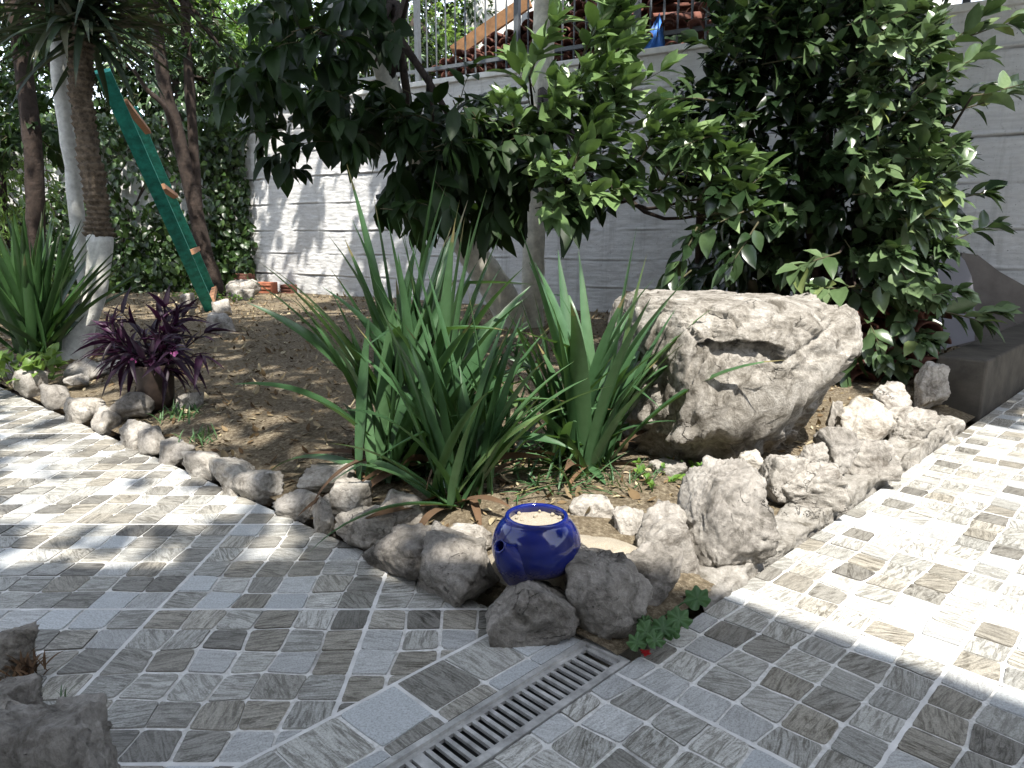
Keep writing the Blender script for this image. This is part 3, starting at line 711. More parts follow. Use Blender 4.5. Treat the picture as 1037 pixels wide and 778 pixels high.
# ------------------------------------------------------------------ boulder
def boulder():
    Yc = 2.86
    out = [(640, 306), (656, 297), (740, 297), (806, 301), (850, 309), (868, 328), (862, 352), (846, 374), (853, 392), (846, 414), (822, 436), (790, 452), (752, 470), (722, 494), (694, 506), (646, 504), (622, 478), (622, 420), (630, 360), (634, 322)]
    W3 = [PD(x, y, Yc) for x, y in out]; cen = PD(742, 396, Yc); poly = [(p.x-cen.x, p.z-cen.z) for p in W3]
    NA = 720; R = []
    for k in range(NA):
        th = 2*math.pi*k/NA; d = (math.cos(th), math.sin(th)); best = .3
        for i in range(len(poly)):
            a, b = poly[i], poly[(i+1) % len(poly)]; ex, ey = b[0]-a[0], b[1]-a[1]; det = d[0]*ey-d[1]*ex
            if abs(det) < 1e-9: continue
            t = (a[0]*ey-a[1]*ex)/det; u = (a[0]*d[1]-a[1]*d[0])/det
            if t > 0 and -1e-6 <= u <= 1+1e-6: best = t
        R.append(best)
    R = [sum(R[(k+j) % NA] for j in range(-5, 6))/11 for k in range(NA)]
    V, Fc = ICO[6]
    import bmesh
    bm = bmesh.new(); bmesh.ops.create_icosphere(bm, subdivisions=7, radius=1.); V = [v.co.copy() for v in bm.verts]; Fc = [tuple(v.index for v in f.verts) for f in bm.faces]; bm.free()
    D = .42; pts = []; off = Vector((3.1, 7.7, 1.2))
    def seg(p, a, b):
        ax, ay = a; bx, by = b; l2 = (bx-ax)**2+(by-ay)**2; t = max(0, min(1, ((p[0]-ax)*(bx-ax)+(p[1]-ay)*(by-ay))/l2)); return math.hypot(p[0]-ax-t*(bx-ax), p[1]-ay-t*(by-ay)), t
    over = [(600, 470), (637, 460), (690, 447), (722, 442), (781, 438), (820, 420), (849, 396), (880, 372)]
    def over_y(x):
        for a, b in zip(over, over[1:]):
            if a[0] <= x <= b[0]: return a[1]+(b[1]-a[1])*(x-a[0])/(b[0]-a[0])
        return 372 if x > 800 else 470
    cav = [(706, 352), (716, 342), (742, 347), (770, 344), (794, 352), (800, 362), (788, 398), (772, 398), (752, 388), (734, 372)]; lowr = [(872, 326), (838, 352), (794, 388), (768, 404), (745, 432), (700, 462), (780, 462), (880, 420)]
    for v in V:
        th = math.atan2(v.z, v.x) % (2*math.pi); s_ = min(1, math.hypot(v.x, v.z)); e = .42
        S = s_**e; C = math.copysign(abs(v.y)**.62, v.y); q = R[int(th/(2*math.pi)*NA) % NA]
        p = Vector((cen.x+q*S*math.cos(th), Yc+D*C, cen.z+q*S*math.sin(th)))
        x, y, _ = proj(p)
        if v.y < .25:
            # the left flank turns away from the sun, the right flank runs back
            if x < 694: p.y += (694-x)/70*.30
            if x > 800: p.y += (x-800)/70*.14
            # overhang: everything under this edge slopes back
            oy = over_y(x)+6*noise.noise((x*.05, 0, 4))
            if y > oy: p.y += min(.24, (y-oy)/46*.17)+.035
            # ledges running down to the left
            for (a, b, wd, dp) in (((866, 330), (800, 366), 2.5, .02), ((778, 396), (706, 452), 2., .012), ((846, 376), (770, 432), 2., .012), ((690, 318), (705, 346), 2., .02), ((706, 352), (676, 428), 2.2, .02), ((740, 410), (730, 470), 2., .012), ((800, 318), (776, 352), 6, .03), ((672, 300), (660, 400), 5, .03), ((700, 320), (730, 322), 5, .02), ((640, 318), (720, 312), 4, .02), ((726, 308), (716, 345), 4, .025)):
                d, t = seg((x+10*noise.noise((x*.03, y*.03, 7)), y+10*noise.noise((x*.03, y*.03, 11))), a, b)
                if d < wd*2: p.y += dp*math.exp(-(d/wd)**2)
            xx, yy = x+7*noise.noise((x*.06, y*.06, 1)), y+5*noise.noise((x*.06, y*.06, 5))
            if in_poly(xx, yy, cav):
                d = min(seg((xx, yy), cav[i], cav[(i+1) % len(cav)])[0] for i in range(len(cav))); p.y += min(.07, d*.05)*min(1, max(.05, (394-yy)/44))
            if in_poly(xx+4*noise.noise((x*.2, y*.2, 3)), yy, lowr): p.y += .010*max(0, min(1, (846-x)/34))
            # lower right lobe stands a little proud
            pass
        k = p*2.2+off
        f = noise.multi_fractal(k, 1., 2., 6)-.9; g = noise.ridged_multi_fractal(p*5+off, .9, 2.2, 5, 1., 2.)-1.1; vo = noise.voronoi(p*6+off)[0]; h = noise.multi_fractal(p*22+off, 1., 2., 4)-.9
        nrm = (p-cen); nrm.normalize(); up = .3 if v.z > .72 else 1.
        p = p+nrm*(.014*f-.010*g+.010*(vo[1]-vo[0]-.3)+.008*h+.040*facet(p, 2.9, off)+.022*facet(p, 7., off*1.3)+.011*facet(p, 20., off*1.9))*up
        pts.append(p)
    o = mesh_obj('boulder', pts, Fc, M['boulder'], origin=(cen.x, cen.y, .05))
    tag(o, 'huge pale limestone boulder with a flat top and a hollow in its face', 'boulder')
boulder()

# ------------------------------------------------------------------ mortar kerb and concrete kerb on the right
def lump_beam(name, a, b, wd, h0, h1, mat, n=260, m=34, amp=.012, seed=0):
    V = []; Fc = []; a, b = Vector(a), Vector(b); d = (b-a).normalized(); sd = Vector((-d.y, d.x, 0))
    for i in range(n+1):
        t = i/n; p = a.lerp(b, t); h = (h0+(h1-h0)*min(1, t*2.2))*(1+.22*noise.noise((t*7, seed, 0))-.35*max(0, noise.noise((t*16, 1, seed)))); ww = wd*(1+.2*noise.noise((t*6, 3, seed)))
        for j in range(m+1):
            u = j/m; # across: up the front, over the top, down the back
            if u < .35: q = (0, h*u/.35)
            elif u < .75: q = (ww*(u-.35)/.4, h)
            else: q = (ww, h*(1-(u-.75)/.25))
            r_ = p+sd*q[0]+Vector((0, 0, q[1]-.04)); f = noise.multi_fractal(r_*11+Vector((seed, 0, 0)), 1., 2., 5)-.9; vo = noise.voronoi(r_*9)[0]
            nn = (-sd if u < .4 else Vector((0, 0, 1)))
            V.append(r_+nn*(amp*f+amp*1.1*(vo[1]-vo[0]-.3)+.014*facet(r_, 5., Vector((3, 1, seed)))+.010*facet(r_, 19., Vector((1, 5, seed)))))
    for i in range(n):
        for j in range(m): k = i*(m+1)+j; Fc.append((k, k+1, k+m+2, k+m+1))
    return mesh_obj(name, V, Fc, mat, origin=tuple(a))
k0 = DR*dot2(DR, P(700, 614))+Vector((nR[0], nR[1], 0))*(cR+.004); k1 = P(966, 436); k1 = DR*dot2(DR, k1)+Vector((nR[0], nR[1], 0))*(cR+.004)
tag(lump_beam('mortar_kerb', k0, k1, .13, .06, .10, M['mortar'], seed=4), 'rough white mortar kerb holding the stones along the right paving', 'kerb')
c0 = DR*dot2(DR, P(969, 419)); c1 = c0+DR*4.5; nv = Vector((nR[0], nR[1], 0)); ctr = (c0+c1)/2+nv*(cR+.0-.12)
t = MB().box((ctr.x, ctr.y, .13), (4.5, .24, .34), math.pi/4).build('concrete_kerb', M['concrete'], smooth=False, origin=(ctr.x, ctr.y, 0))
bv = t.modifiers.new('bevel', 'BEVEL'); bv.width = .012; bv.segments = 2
tag(t, 'dark concrete kerb running on behind the pointed stone at right', 'kerb')

# ------------------------------------------------------------------ the board marked wall
WA = P(252, 296, .05); WB = P(581, 318, .05); WA.z = WB.z = 0
WD = (WB-WA).normalized(); WN = Vector((WD.y, -WD.x, 0))
if WN.y > 0: WN = -WN
WTOP = 2.69
JO = [.36, .66, .98, 1.35, 1.72, 2.06, 2.38]
def wall_face(a, length, d, n, top, name, nx, nzv, mat, jo=JO, seed=0):
    V = []; Fc = []; global JA; JA = []
    for i in range(nx+1):
        s = length*i/nx
        for j in range(nzv+1):
            z = -.05+(top+.05)*j/nzv; o = .010*noise.noise((s*1.1, z*1.3, seed))+.006*noise.noise((s*7, z*11, seed+2))+.0055*noise.noise((s*28, z*28, seed))+.004*noise.noise((s*55, z*55, seed+1))
            bd = sum(1 for q in jo if z > q); o += .010*noise.noise((bd*5.3, seed, s*.35))
            ja = 0.
            for q in jo:
                dz = z-q-.012*noise.noise((s*1.2, q, 1))-.004*noise.noise((s*14, q, 2)); amt = max(0., .35+1.3*noise.noise((s*1.7, q*3, seed))); ja = max(ja, amt*math.exp(-((dz+.004)/.009)**2))
                o += amt*(.016*math.exp(-((dz-.016)/.010)**2)-.026*math.exp(-((dz+.006)/.009)**2))
                rag = noise.noise((s*13, q*7, 5))*.02
                o += .012*max(0, noise.noise((s*10, z*14, 9)))*math.exp(-((dz-rag)/.05)**2)
            p = a+d*s+n*o; V.append((p.x, p.y, z)); JA.append(min(1, ja+.8*max(0, noise.noise((s*2, z*2, 6)))*math.exp(-z/.12)))
    for i in range(nx):
        for j in range(nzv): k = i*(nzv+1)+j; Fc.append((k, k+nzv+1, k+nzv+2, k+1))
    # back and top
    b = len(V); q = [a+d*0, a+d*length, a+d*length-n*.26, a-n*.26]
    for p in q: V.append((p.x, p.y, -.05))
    for p in q: V.append((p.x, p.y, top-.01))
    JA += [0.]*8
    Fc += [(b+1, b+2, b+6, b+5), (b+2, b+3, b+7, b+6), (b+3, b, b+4, b+7), (b+4, b+5, b+6, b+7)]
    return V, Fc
wt = thing('board_marked_wall', WA, 'white painted board marked concrete retaining wall behind the bed', 'wall')
V, Fc = wall_face(WA, 15., WD, WN, WTOP, 'wall', 520, 290, M['wall'])
mesh_obj('wall_face', V, Fc, M['wall'], wt, JA, origin=tuple(WA))
def line_w(s, out, z): return WA+WD*s+WN*out+Vector((0, 0, z))
cp = MB(); cp.bar(line_w(-.03, -.12, WTOP+.028), line_w(15, -.12, WTOP+.028), .34, .06)
cpo = cp.build('coping', M['coping'], wt, False, tuple(WA)); bv = cpo.modifiers.new('b', 'BEVEL'); bv.width = .008; bv.segments = 2
# second wall, left of the corner, overgrown
VA = WA+Vector((-9.5, -1.5, 0)); VD = (WA+Vector((-.02, .05, 0))-VA); VLEN = VD.length; VD.normalize(); VN = Vector((VD.y, -VD.x, 0))
if VN.y > 0: VN = -VN
wt2 = thing('ivy_covered_wall', VA, 'white wall almost hidden behind ivy at the far left', 'wall')
V, Fc = wall_face(VA, VLEN-.02, VD, VN, 2.3, 'wall', 220, 60, M['wall'], seed=7)
mesh_obj('wall_face', V, Fc, M['wall'], wt2, JA, origin=tuple(VA))
cp = MB(); a = VA-VN*.12; b = a+VD*(VLEN-.05); cp.bar(a+Vector((0, 0, 2.328)), b+Vector((0, 0, 2.328)), .34, .06); cp.build('coping', M['coping'], wt2, False, tuple(VA))
# raised ground behind the walls
q = [line_w(-.2, -.27, 2.45), line_w(18, -.27, 2.45), line_w(18, -30, 2.6), line_w(-12, -30, 2.6)]
kind(mesh_obj('upper_ground', [tuple(p) for p in q], [(0, 1, 2, 3)], M['ground']), 'structure')

# ------------------------------------------------------------------ railing, tile stacks and house beyond the wall
def sx(px):                                                 # wall coordinate under picture column px (for placing along the wall)
    r = ray(px, 80); t = (WA.x*WD.y-WA.y*WD.x)/(r[0]*WD.y-r[1]*WD.x); return (r[0]*t-WA.x)*WD.x+(r[1]*t-WA.y)*WD.y
rl = thing('iron_railing', line_w(1., -.15, WTOP+.06), 'grey iron railing with twisted bars standing on the white wall', 'railing')
ro = tuple(line_w(1., -.15, WTOP+.06)); s0, s1 = 1.2, 9.6
for z in (.16, 1.12):
    MB().bar(line_w(s0, -.15, WTOP+.06+z), line_w(s1, -.15, WTOP+.06+z), .045, .04).build('rail', M['railing'], rl, False, ro)
s = s0; k = 0
while s < s1:
    if k % 10 == 5 or k == 0:
        MB().bar(line_w(s, -.15, WTOP+.05), line_w(s, -.15, WTOP+1.25), .06, .06, up=tuple(WN)).build('post', M['railing'], rl, False, ro)
    else:
        mb = MB(); path = [line_w(s, -.15, WTOP+.1+1.0*i/14) for i in range(15)]
        mb.tube(path, [.010+.004*(i % 4 == 1) for i in range(15)], 4); mb.build('bar', M['railing'], rl, False, ro)
    s += .145; k += 1
def tile_mesh():
    V = []; Fc = []; n = 10
    for j, y in enumerate((0, .42)):
        for i in range(n+1):
            a = math.pi*i/n; R = .085-.012*j
            V.append((R*math.cos(a), y, R*.75*math.sin(a)))
        for i in range(n+1):
            a = math.pi*(n-i)/n; R = .070-.012*j
            V.append((R*math.cos(a), y, R*.75*math.sin(a)))
    m = 2*(n+1)
    for i in range(m): Fc.append((i, (i+1) % m, m+(i+1) % m, m+i))
    for i in range(n):
        Fc.append((i+1, i, m-1-i, m-2-i)); Fc.append((m+i, m+i+1, 2*m-2-i, 2*m-1-i))
    return V, Fc
tv, tf = tile_mesh(); tile0 = None
def put_tile(loc, rz, label, group, tilt=0., mat='terracotta_dark', roll=0.):
    global tile0
    key = 'tile_'+mat
    if key not in M:
        o = mesh_obj('roof_tile', tv, tf, M[mat]); M[key] = o
    else:
        o = M[key].copy(); COL.objects.link(o)
    o.location = loc; o.rotation_euler = (tilt, roll, rz); o['label'] = label; o['category'] = 'roof tile'; o['group'] = group
wang = math.atan2(WD.y, WD.x)
LT = 'curved old roof tile in the long stack behind the railing on the wall top'
for row in range(13):
    for i in range(13):
        s = sx(432)+i*.172+(.085 if row % 2 else 0)+rnd.uniform(-.012, .012)
        if row > 7 and i < (row-7)*1.6: continue
        p = line_w(s, -.62+rnd.uniform(-.03, .03), 2.46+row*.072)
        put_tile(p, wang+math.pi+rnd.uniform(-.08, .08), LT, 'roof tiles stacked behind the railing', rnd.uniform(-.03, .05), roll=rnd.uniform(-.08, .08))
LT2 = 'broken roof tile in the low heap behind the railing near the blue sheet'
for i in range(110):
    s = rnd.uniform(sx(570), sx(790)); p = line_w(s, -rnd.uniform(.4, 1.), 2.5+rnd.uniform(0, .85))
    put_tile(p, rnd.uniform(0, 6), LT2, 'roof tiles heaped behind the railing', rnd.uniform(-.3, .3), roll=rnd.uniform(-.4, .4))
mb = MB(); mb.bar(line_w(sx(434), -.5, 3.16), line_w(sx(508), -.6, 3.62), .05, .16, up=(0, 0, 1))
tag(mb.build('timber_plank', M['timber'], None, False, tuple(line_w(sx(440), -.8, 3.0))), 'slanting brown timber plank lying over the stacked roof tiles', 'plank')
# blue sheet tip
p = line_w(sx(655), -.06, WTOP+.058); mb = MB(); V = []
for i in range(9):
    a = i/8; V.append(p+WD*(-.15+.30*a)+WN*(.03*math.sin(a*9)-.05)+Vector((0, 0, 0)))
tip = p+WD*.06+Vector((0, 0, .36))-WN*.06
mid = [v.lerp(tip, .45)+WN*.03*math.sin(i*2.2) for i, v in enumerate(V)]
VV = V+mid+[tip-WN*.0]; Fc = [(i, i+1, 9+i+1, 9+i) for i in range(8)]+[(9+i, 9+i+1, 18) for i in range(8)]
o = mesh_obj('blue_sheet', VV, Fc, M['blue_cloth'], origin=tuple(p)); so_ = o.modifiers.new('s', 'SOLIDIFY'); so_.thickness = .006
tag(o, 'folded bright blue plastic sheet standing on the wall top', 'plastic sheet')
# house beyond
hb = thing('house', line_w(5, -9, 2.5), 'cream rendered house beyond the wall behind the railing', 'house'); ho = tuple(line_w(5, -9, 2.5))
c = line_w(4., -9, 4.6); MB().box(tuple(c), (9, 5, 4.4), wang).build('wall', M['render'], hb, False, ho)
mb = MB(); c2 = c+Vector((0, 0, 2.3)); hx = 4.9
V = [c2-WD*hx+WN*2.9, c2+WD*hx+WN*2.9, c2+WD*hx-WN*2.9, c2-WD*hx-WN*2.9, c2-WD*hx+Vector((0, 0, 1.1)), c2+WD*hx+Vector((0, 0, 1.1))]
mb.add(V, [(0, 1, 5, 4), (2, 3, 4, 5), (0, 4, 3), (1, 2, 5), (3, 2, 1, 0)]); mb.build('roof', M['terracotta'], hb, False, ho)
for k in (-2.6, .2, 2.6):
    wn = MB(); cc = c+WD*k+WN*2.52+Vector((0, 0, .2)); wn.bar(cc-Vector((0, 0, .6)), cc+Vector((0, 0, .6)), .9, .05, up=tuple(WN)); f = wn.build('window', M['railing'], hb, False, ho); wp = MB(); wp.bar(cc+WN*.03-Vector((0, 0, .5)), cc+WN*.03+Vector((0, 0, .5)), .75, .03, up=tuple(WN)); wp.build('pane', M['pane'], f, False, ho)

# ------------------------------------------------------------------ blue teapot planter
def pot():
    t = thing('blue_pot', POT, 'round cobalt blue glazed teapot without lid, filled with sand', 'pot')
    S = .229/2/.5
    prof = [(0, .0), (.30, .0), (.385, .02), (.462, .09), (.495, .18), (.50, .26), (.482, .35), (.438, .435), (.385, .495), (.352, .525), (.350, .555), (.333, .572), (.305, .565), (.295, .54), (.33, .48), (.36, .40)]
    n = 72; V = []; Fc = []
    for r_, z in prof:
        for i in range(n): a = 2*math.pi*i/n; V.append((r_*S*math.cos(a), r_*S*math.sin(a), z*S*1.10))
    for k in range(len(prof)-1):
        for i in range(n): Fc.append((k*n+i, k*n+(i+1) % n, (k+1)*n+(i+1) % n, (k+1)*n+i))
    b = mesh_obj('body', [Vector(v)+POT for v in V], Fc, M['blue_glaze'], t, origin=tuple(POT))
    b.modifiers.new('s', 'SUBSURF').render_levels = 1
    # spout stub on the near left side
    az = math.radians(231); d = Vector((math.cos(az), math.sin(az), 0))
    cs = spline([POT+d*.066+Vector((0, 0, .030)), POT+d*.104+Vector((0, 0, .060)), POT+d*.130+Vector((0, 0, .090)), POT+d*.142+Vector((0, 0, .106))], 14)
    ra = lerpl([.056, .040, .024, .0165], 14); ax = (d*.85+Vector((0, 0, .53))).normalized(); rings = []
    for k, q in enumerate(cs):
        n_ = (cs[min(k+1, 14)]-cs[max(k-1, 0)]).normalized(); rings.append((q, n_, ra[k]))
    e_ = cs[-1]; rings += [(e_+ax*.004, ax, .0168), (e_+ax*.006, ax, .0150), (e_+ax*.0045, ax, .0122), (e_-ax*.006, ax, .0112), (e_-ax*.03, ax, .010)]
    mb = MB(); V = []; Fc = []; m = 28; w_ = Vector((-d.y, d.x, 0))
    for q, n_, r_ in rings:
        u_ = n_.cross(w_).normalized()
        for t_ in range(m): V.append(q+(w_*math.cos(6.28319*t_/m)+u_*math.sin(6.28319*t_/m))*r_)
    for k in range(len(rings)-1):
        for t_ in range(m): Fc.append((k*m+t_, k*m+(t_+1) % m, (k+1)*m+(t_+1) % m, (k+1)*m+t_))
    mb.add(V, Fc)
    mb.build('spout', M['blue_glaze'], t, True, tuple(POT))
    mb = MB(); V = []; Fc = []; m = 24
    V = [POT+Vector((0, 0, .120))]
    for k in range(1, 7):
        for i in range(m):
            a = 2*math.pi*i/m; r_ = .078*k/6; V.append(POT+Vector((r_*math.cos(a), r_*math.sin(a), 0.122+.006*noise.noise((r_*60*math.cos(a), r_*60*math.sin(a), 1))-.003*(k/6))))
    Fc = [(0, 1+i, 1+(i+1) % m) for i in range(m)]+[(1+k*m+i, 1+(k+1)*m+i, 1+(k+1)*m+(i+1) % m, 1+k*m+(i+1) % m) for k in range(5) for i in range(m)]
    # pebbles on the fill
    pb = MB(); pb.add([tuple(v) for v in V], Fc); iv, iff = ICO[3]
    for k in range(16):
        a = rnd.random()*6.28; r_ = .07*math.sqrt(rnd.random()); s_ = rnd.uniform(.002, .0055); c = POT+Vector((r_*math.cos(a), r_*math.sin(a), .124)); pb.add([c+v*s_ for v in iv], iff)
    pb.build('sand_fill', M['sand'], t, True, tuple(POT))
pot()

# ------------------------------------------------------------------ strap leaved plants
def clump(name, label, fans, seed, mat='strap', group='strap leaved plants'):
    global rnd
    rnd = random.Random(seed); root = None
    c = P(*fans[0][:2], .08); t = thing(name, c, label, 'plant', group); mb = MB(); dry = MB()
    for (x, y, n, L, spread, az0, wid) in fans:
        b = P(x, y, .08)
        for k in range(n):
            f = (k+.5)/n; az = rnd.choice((0, math.pi))+az0+rnd.gauss(0, .65); tilt = abs(rnd.gauss(0, spread)); el = math.pi/2-.06-tilt
            l = L*rnd.uniform(.6, 1.08)*(1 if tilt < .8 else .9); bend = rnd.uniform(.05, .5)+tilt*rnd.uniform(.5, 1.2)
            kk = (rnd.uniform(.5, .75), rnd.uniform(.6, 1.5)) if rnd.random() < .10 else None
            off = Vector((rnd.gauss(0, .028), rnd.gauss(0, .028), 0))
            strap(mb, b+off, az, el, l, wid*rnd.uniform(.7, 1.15), bend, min(.95, max(0, rnd.gauss(.5, .27))), fold=rnd.uniform(.1, .3), twist=rnd.gauss(0, .5), kink=kk, n=12)
        for k in range(4 if L > .8 else 2):
            strap(mb, b+rv(.02), rnd.choice((0, math.pi))+az0+rnd.gauss(0, .5), 1.5-rnd.uniform(0, .22), L*rnd.uniform(1.05, 1.2), wid*.95, rnd.uniform(.05, .25), rnd.uniform(.4, .9), fold=.2, n=12)
        for k in range(n//6):
            strap(dry, b+rv(.02), rnd.random()*6.28, rnd.uniform(.15, .7), L*rnd.uniform(.3, .6), wid*.55, rnd.uniform(.6, 1.6), rnd.random(), twist=rnd.gauss(0, 1))
    mb.build('foliage', M[mat], t, True, tuple(c)); dry.build('dry_foliage', M['dry'], t, True, tuple(c))
    return t
clump('strap_leaf_plant', 'largest strap leaved clump with tall blades left of the blue pot', [(392, 486, 22, .76, .50, .1, .060), (430, 480, 28, .88, .32, 0., .064), (408, 470, 20, .95, .26, .2, .064), (455, 478, 14, .84, .30, -.2, .052)], 21)
clump('strap_leaf_plant', 'upright strap leaved plant just behind the blue pot on the left', [(455, 512, 18, .62, .38, .2, .048), (478, 505, 18, .68, .40, 0., .048), (512, 470, 26, .50, .8, 0, .028)], 22)
clump('strap_leaf_plant', 'strap leaved plant leaning on the left side of the boulder', [(592, 480, 24, .80, .32, .1, .064), (570, 474, 26, .62, .65, .3, .036), (610, 474, 18, .76, .36, -.1, .052)], 23)
rnd = random.Random(77)
def grass(name, x, y, n, L, wd, label, mat, cat='grass', z=.06, spread=.03, up=1.1):
    b = P(x, y, z); mb = MB()
    for k in range(n):
        strap(mb, b+Vector((rnd.gauss(0, spread), rnd.gauss(0, spread), 0)), rnd.random()*6.28, rnd.uniform(up-.6, up+.3), L*rnd.uniform(.5, 1.1), wd, rnd.uniform(.2, 1.4), rnd.random(), n=7)
    return tag(mb.build(name, M[mat], None, True, tuple(b)), label, cat)
grass('grass_tuft', 632, 496, 46, .16, .006, 'tuft of thin grass at the foot of the boulder, left of the small stone', 'strap', spread=.05)
grass('grass_tuft', 560, 498, 60, .26, .009, 'loose grassy tuft behind the blue pot', 'strap', spread=.09, up=.8)
grass('grass_tuft', 68, 722, 5, .075, .003, 'few thin green grass blades in the paving gap beside the near corner stones', 'strap', z=0., spread=.006, up=1.3)
grass('dead_leaf_tuft', 26, 683, 60, .05, .006, 'tuft of dead brown leaves on the near corner stones', 'dry', z=.03, spread=.018, cat='dead leaves')
grass('grass_tuft', 182, 424, 50, .11, .008, 'small green weed on the soil right of the purple plant pot', 'geranium', spread=.05)
grass('grass_tuft', 205, 446, 26, .08, .007, 'tiny weed on the soil above the yellowish border stone', 'geranium', spread=.04)

# small broad leaved weeds
def weed(name, x, y, label, n, size, mat, z=.06, spread=.06, hgt=.1):
    b = P(x, y, z); Lv = Leaves(); mb = MB()
    for k in range(n):
        q = b+Vector((rnd.gauss(0, spread), rnd.gauss(0, spread), 0)); d = (Vector((0, 0, 1))+rv(.35)).normalized(); mb.tube([b-Vector((0, 0, .012)), b.lerp(q, .6)-Vector((0, 0, .006)), q+Vector((0, 0, .004))], [.003, .0025, .002], 5, False)
        twig(Lv, mb, q, d, hgt*rnd.uniform(.6, 1.2), 4, size, size*.5, .3, .0025, rose=3)
    return tag(Lv.build(name, M[mat], None, origin=tuple(b), twigs=mb), label, 'plant')
weed('weed_plant', 664, 494, 'low bright weed growing under the left edge of the boulder', 10, .035, 'bright_leaf', spread=.05, hgt=.06)
weed('weed_plant', 700, 486, 'sprawling small weed under the boulder next to the tall block', 10, .035, 'bright_leaf', spread=.05, hgt=.05)
weed('lime_plant', 40, 388, 'small lime green leafy plant with red stems on the far left border', 12, .11, 'lime', spread=.10, hgt=.16)
weed('weed_plant', 240, 306, 'small weed on far soil before the white flat rock', 12, .06, 'bright_leaf', spread=.16, hgt=.10)
weed('weed_plant', 190, 306, 'shaded weed behind the teal ladder foot', 10, .06, 'bright_leaf', spread=.12, hgt=.12)

# geranium with round lobed leaves at the corner
def geranium():
    b = P(668, 632, .02); t = thing('geranium', b, 'geranium with round lobed leaves in the corner gap by the drain', 'plant'); st = Parts()
    for (x, y, s_) in ((706, 606, .030), (688, 627, .029), (672, 636, .026), (655, 640, .026), (645, 650, .022), (664, 648, .022), (680, 640, .02), (652, 630, .018)):
        z = .05+rnd.uniform(-.01, .015)+(.04 if y < 610 else 0); c = P(x, y, z); n = Vector((rnd.gauss(0, .25), -.75+rnd.gauss(0, .15), .8)).normalized(); a = n.cross(Vector((1, .2, .1))).normalized(); d = n.cross(a); V = []; Fc = []; k = 0
        V.append(c-n*.004); m = 40; ph = rnd.random()*6
        for i in range(m):
            th = 2*math.pi*i/m; rr = s_*(1+.10*math.cos(7*th+ph))*(1-.45*math.exp(-((th-math.pi)/.22)**2)); V.append(c+(a*math.cos(th)+d*math.sin(th))*rr*.55+n*.003*math.cos(7*th+ph))
        for i in range(m):
            th = 2*math.pi*i/m; rr = s_*(1+.10*math.cos(7*th+ph))*(1-.45*math.exp(-((th-math.pi)/.22)**2)); V.append(c+(a*math.cos(th)+d*math.sin(th))*rr+n*(.006*math.cos(7*th+ph)-.003))
        Fc += [(k, k+1+i, k+1+(i+1) % m) for i in range(m)]+[(k+1+i, k+1+m+i, k+1+m+(i+1) % m, k+1+(i+1) % m) for i in range(m)]
        mesh_obj('leaf', V, Fc, M['geranium'], t, [rnd.random()]*(2*m+1), True, tuple(b)); st.tube([b+rv(.008), b.lerp(c, .6)+Vector((0, 0, .015)), c-n*.004], [.0022]*3, 6)
    st.build('stem', M['geranium'], t, True, tuple(b))
    c = P(653, 662, .004); Lv = Leaves()
    for k in range(7): Lv.add(c+Vector((rnd.gauss(0, .005), rnd.gauss(0, .004), .001)), Vector((math.cos(k*1.1), math.sin(k*1.1), .35)), (0, 0, 1), .014, .011, .2, rnd.random())
    tag(Lv.build('fallen_petal', M['red'], origin=tuple(c)), 'bright red fallen flower petals on the paving near the geranium', 'petals')
geranium()

# ------------------------------------------------------------------ yuccas, purple plant, ladder
def yucca_tree():
    b = P(75, 366, .07); t = thing('yucca_tree', b, 'tall yucca tree with two whitewashed trunks and drooping blades at left', 'tree'); Y = b.y; o = tuple(b)
    a = [PD(x, y, Y+dy) for x, y, dy in ((70, 372, 0), (84, 330, .02), (98, 285, .03), (101, 238, .03))]
    path = spline(a, 20); MB().tube(path, lerpl([.13, .082, .076, .08], 20), 16, wob=.12).build('whitewashed_trunk', M['whitewash'], t, True, o)
    a = [PD(x, y, Y+.03) for x, y in ((101, 240), (97, 195), (86, 130), (82, 70), (84, 20))]
    path = spline(a, 40); path = spline(a, 130); r_ = lerpl([.082, .074, .066, .063, .06], 130); MB().tube(path, [q*(1+.20*((k % 4)/3-.5)) for k, q in enumerate(r_)], 18, wob=.45).build('upper_trunk', M['bark_scaly'], t, True, o)
    a = [PD(x, y, Y+.35) for x, y in ((78, 352), (88, 300), (80, 240), (73, 170), (62, 95), (58, 40))]
    MB().tube(spline(a, 30), lerpl([.08, .06, .052, .05, .05, .05], 30), 14, wob=.2).build('rear_trunk', M['whitewash'], t, True, o)
    mb = MB()
    for (x, y, dy, n) in ((86, 16, .03, 120), (60, -10, .35, 80), (110, -40, .2, 60)):
        h = PD(x, y, Y+dy)
        for k in range(n):
            el = rnd.uniform(-.6, 1.2); az = rnd.random()*6.28
            strap(mb, h+Vector((rnd.gauss(0, .03), rnd.gauss(0, .03), rnd.uniform(-.15, .12))), az, el, rnd.uniform(.55, .85), .045, rnd.uniform(.2, 1.1), rnd.random(), fold=.25, n=9)
    mb.build('crown', M['yucca_dark'], t, True, o)
rnd = random.Random(5); yucca_tree()
def yucca_small():
    b = P(42, 372, .07); t = thing('yucca_plant', b, 'stemless young yucca with stiff upright green blades at far left', 'plant'); mb = MB()
    for k in range(92):
        tilt = abs(rnd.gauss(0, .55)); az = rnd.random()*6.28
        strap(mb, b+Vector((rnd.gauss(0, .05), rnd.gauss(0, .05), .1)), az, 1.5-tilt, rnd.uniform(.7, 1.0), .062, rnd.uniform(.0, .25)+tilt*.25, min(.9, max(0, rnd.gauss(.55, .25))), fold=.3, n=9, wob=.01)
    mb.build('foliage', M['yucca'], t, True, tuple(b))
    MB().tube([b-Vector((0, 0, .05)), b+Vector((0, 0, .16))], [.07, .06], 12).build('stem', M['bark_scaly'], t, True, tuple(b))
yucca_small()
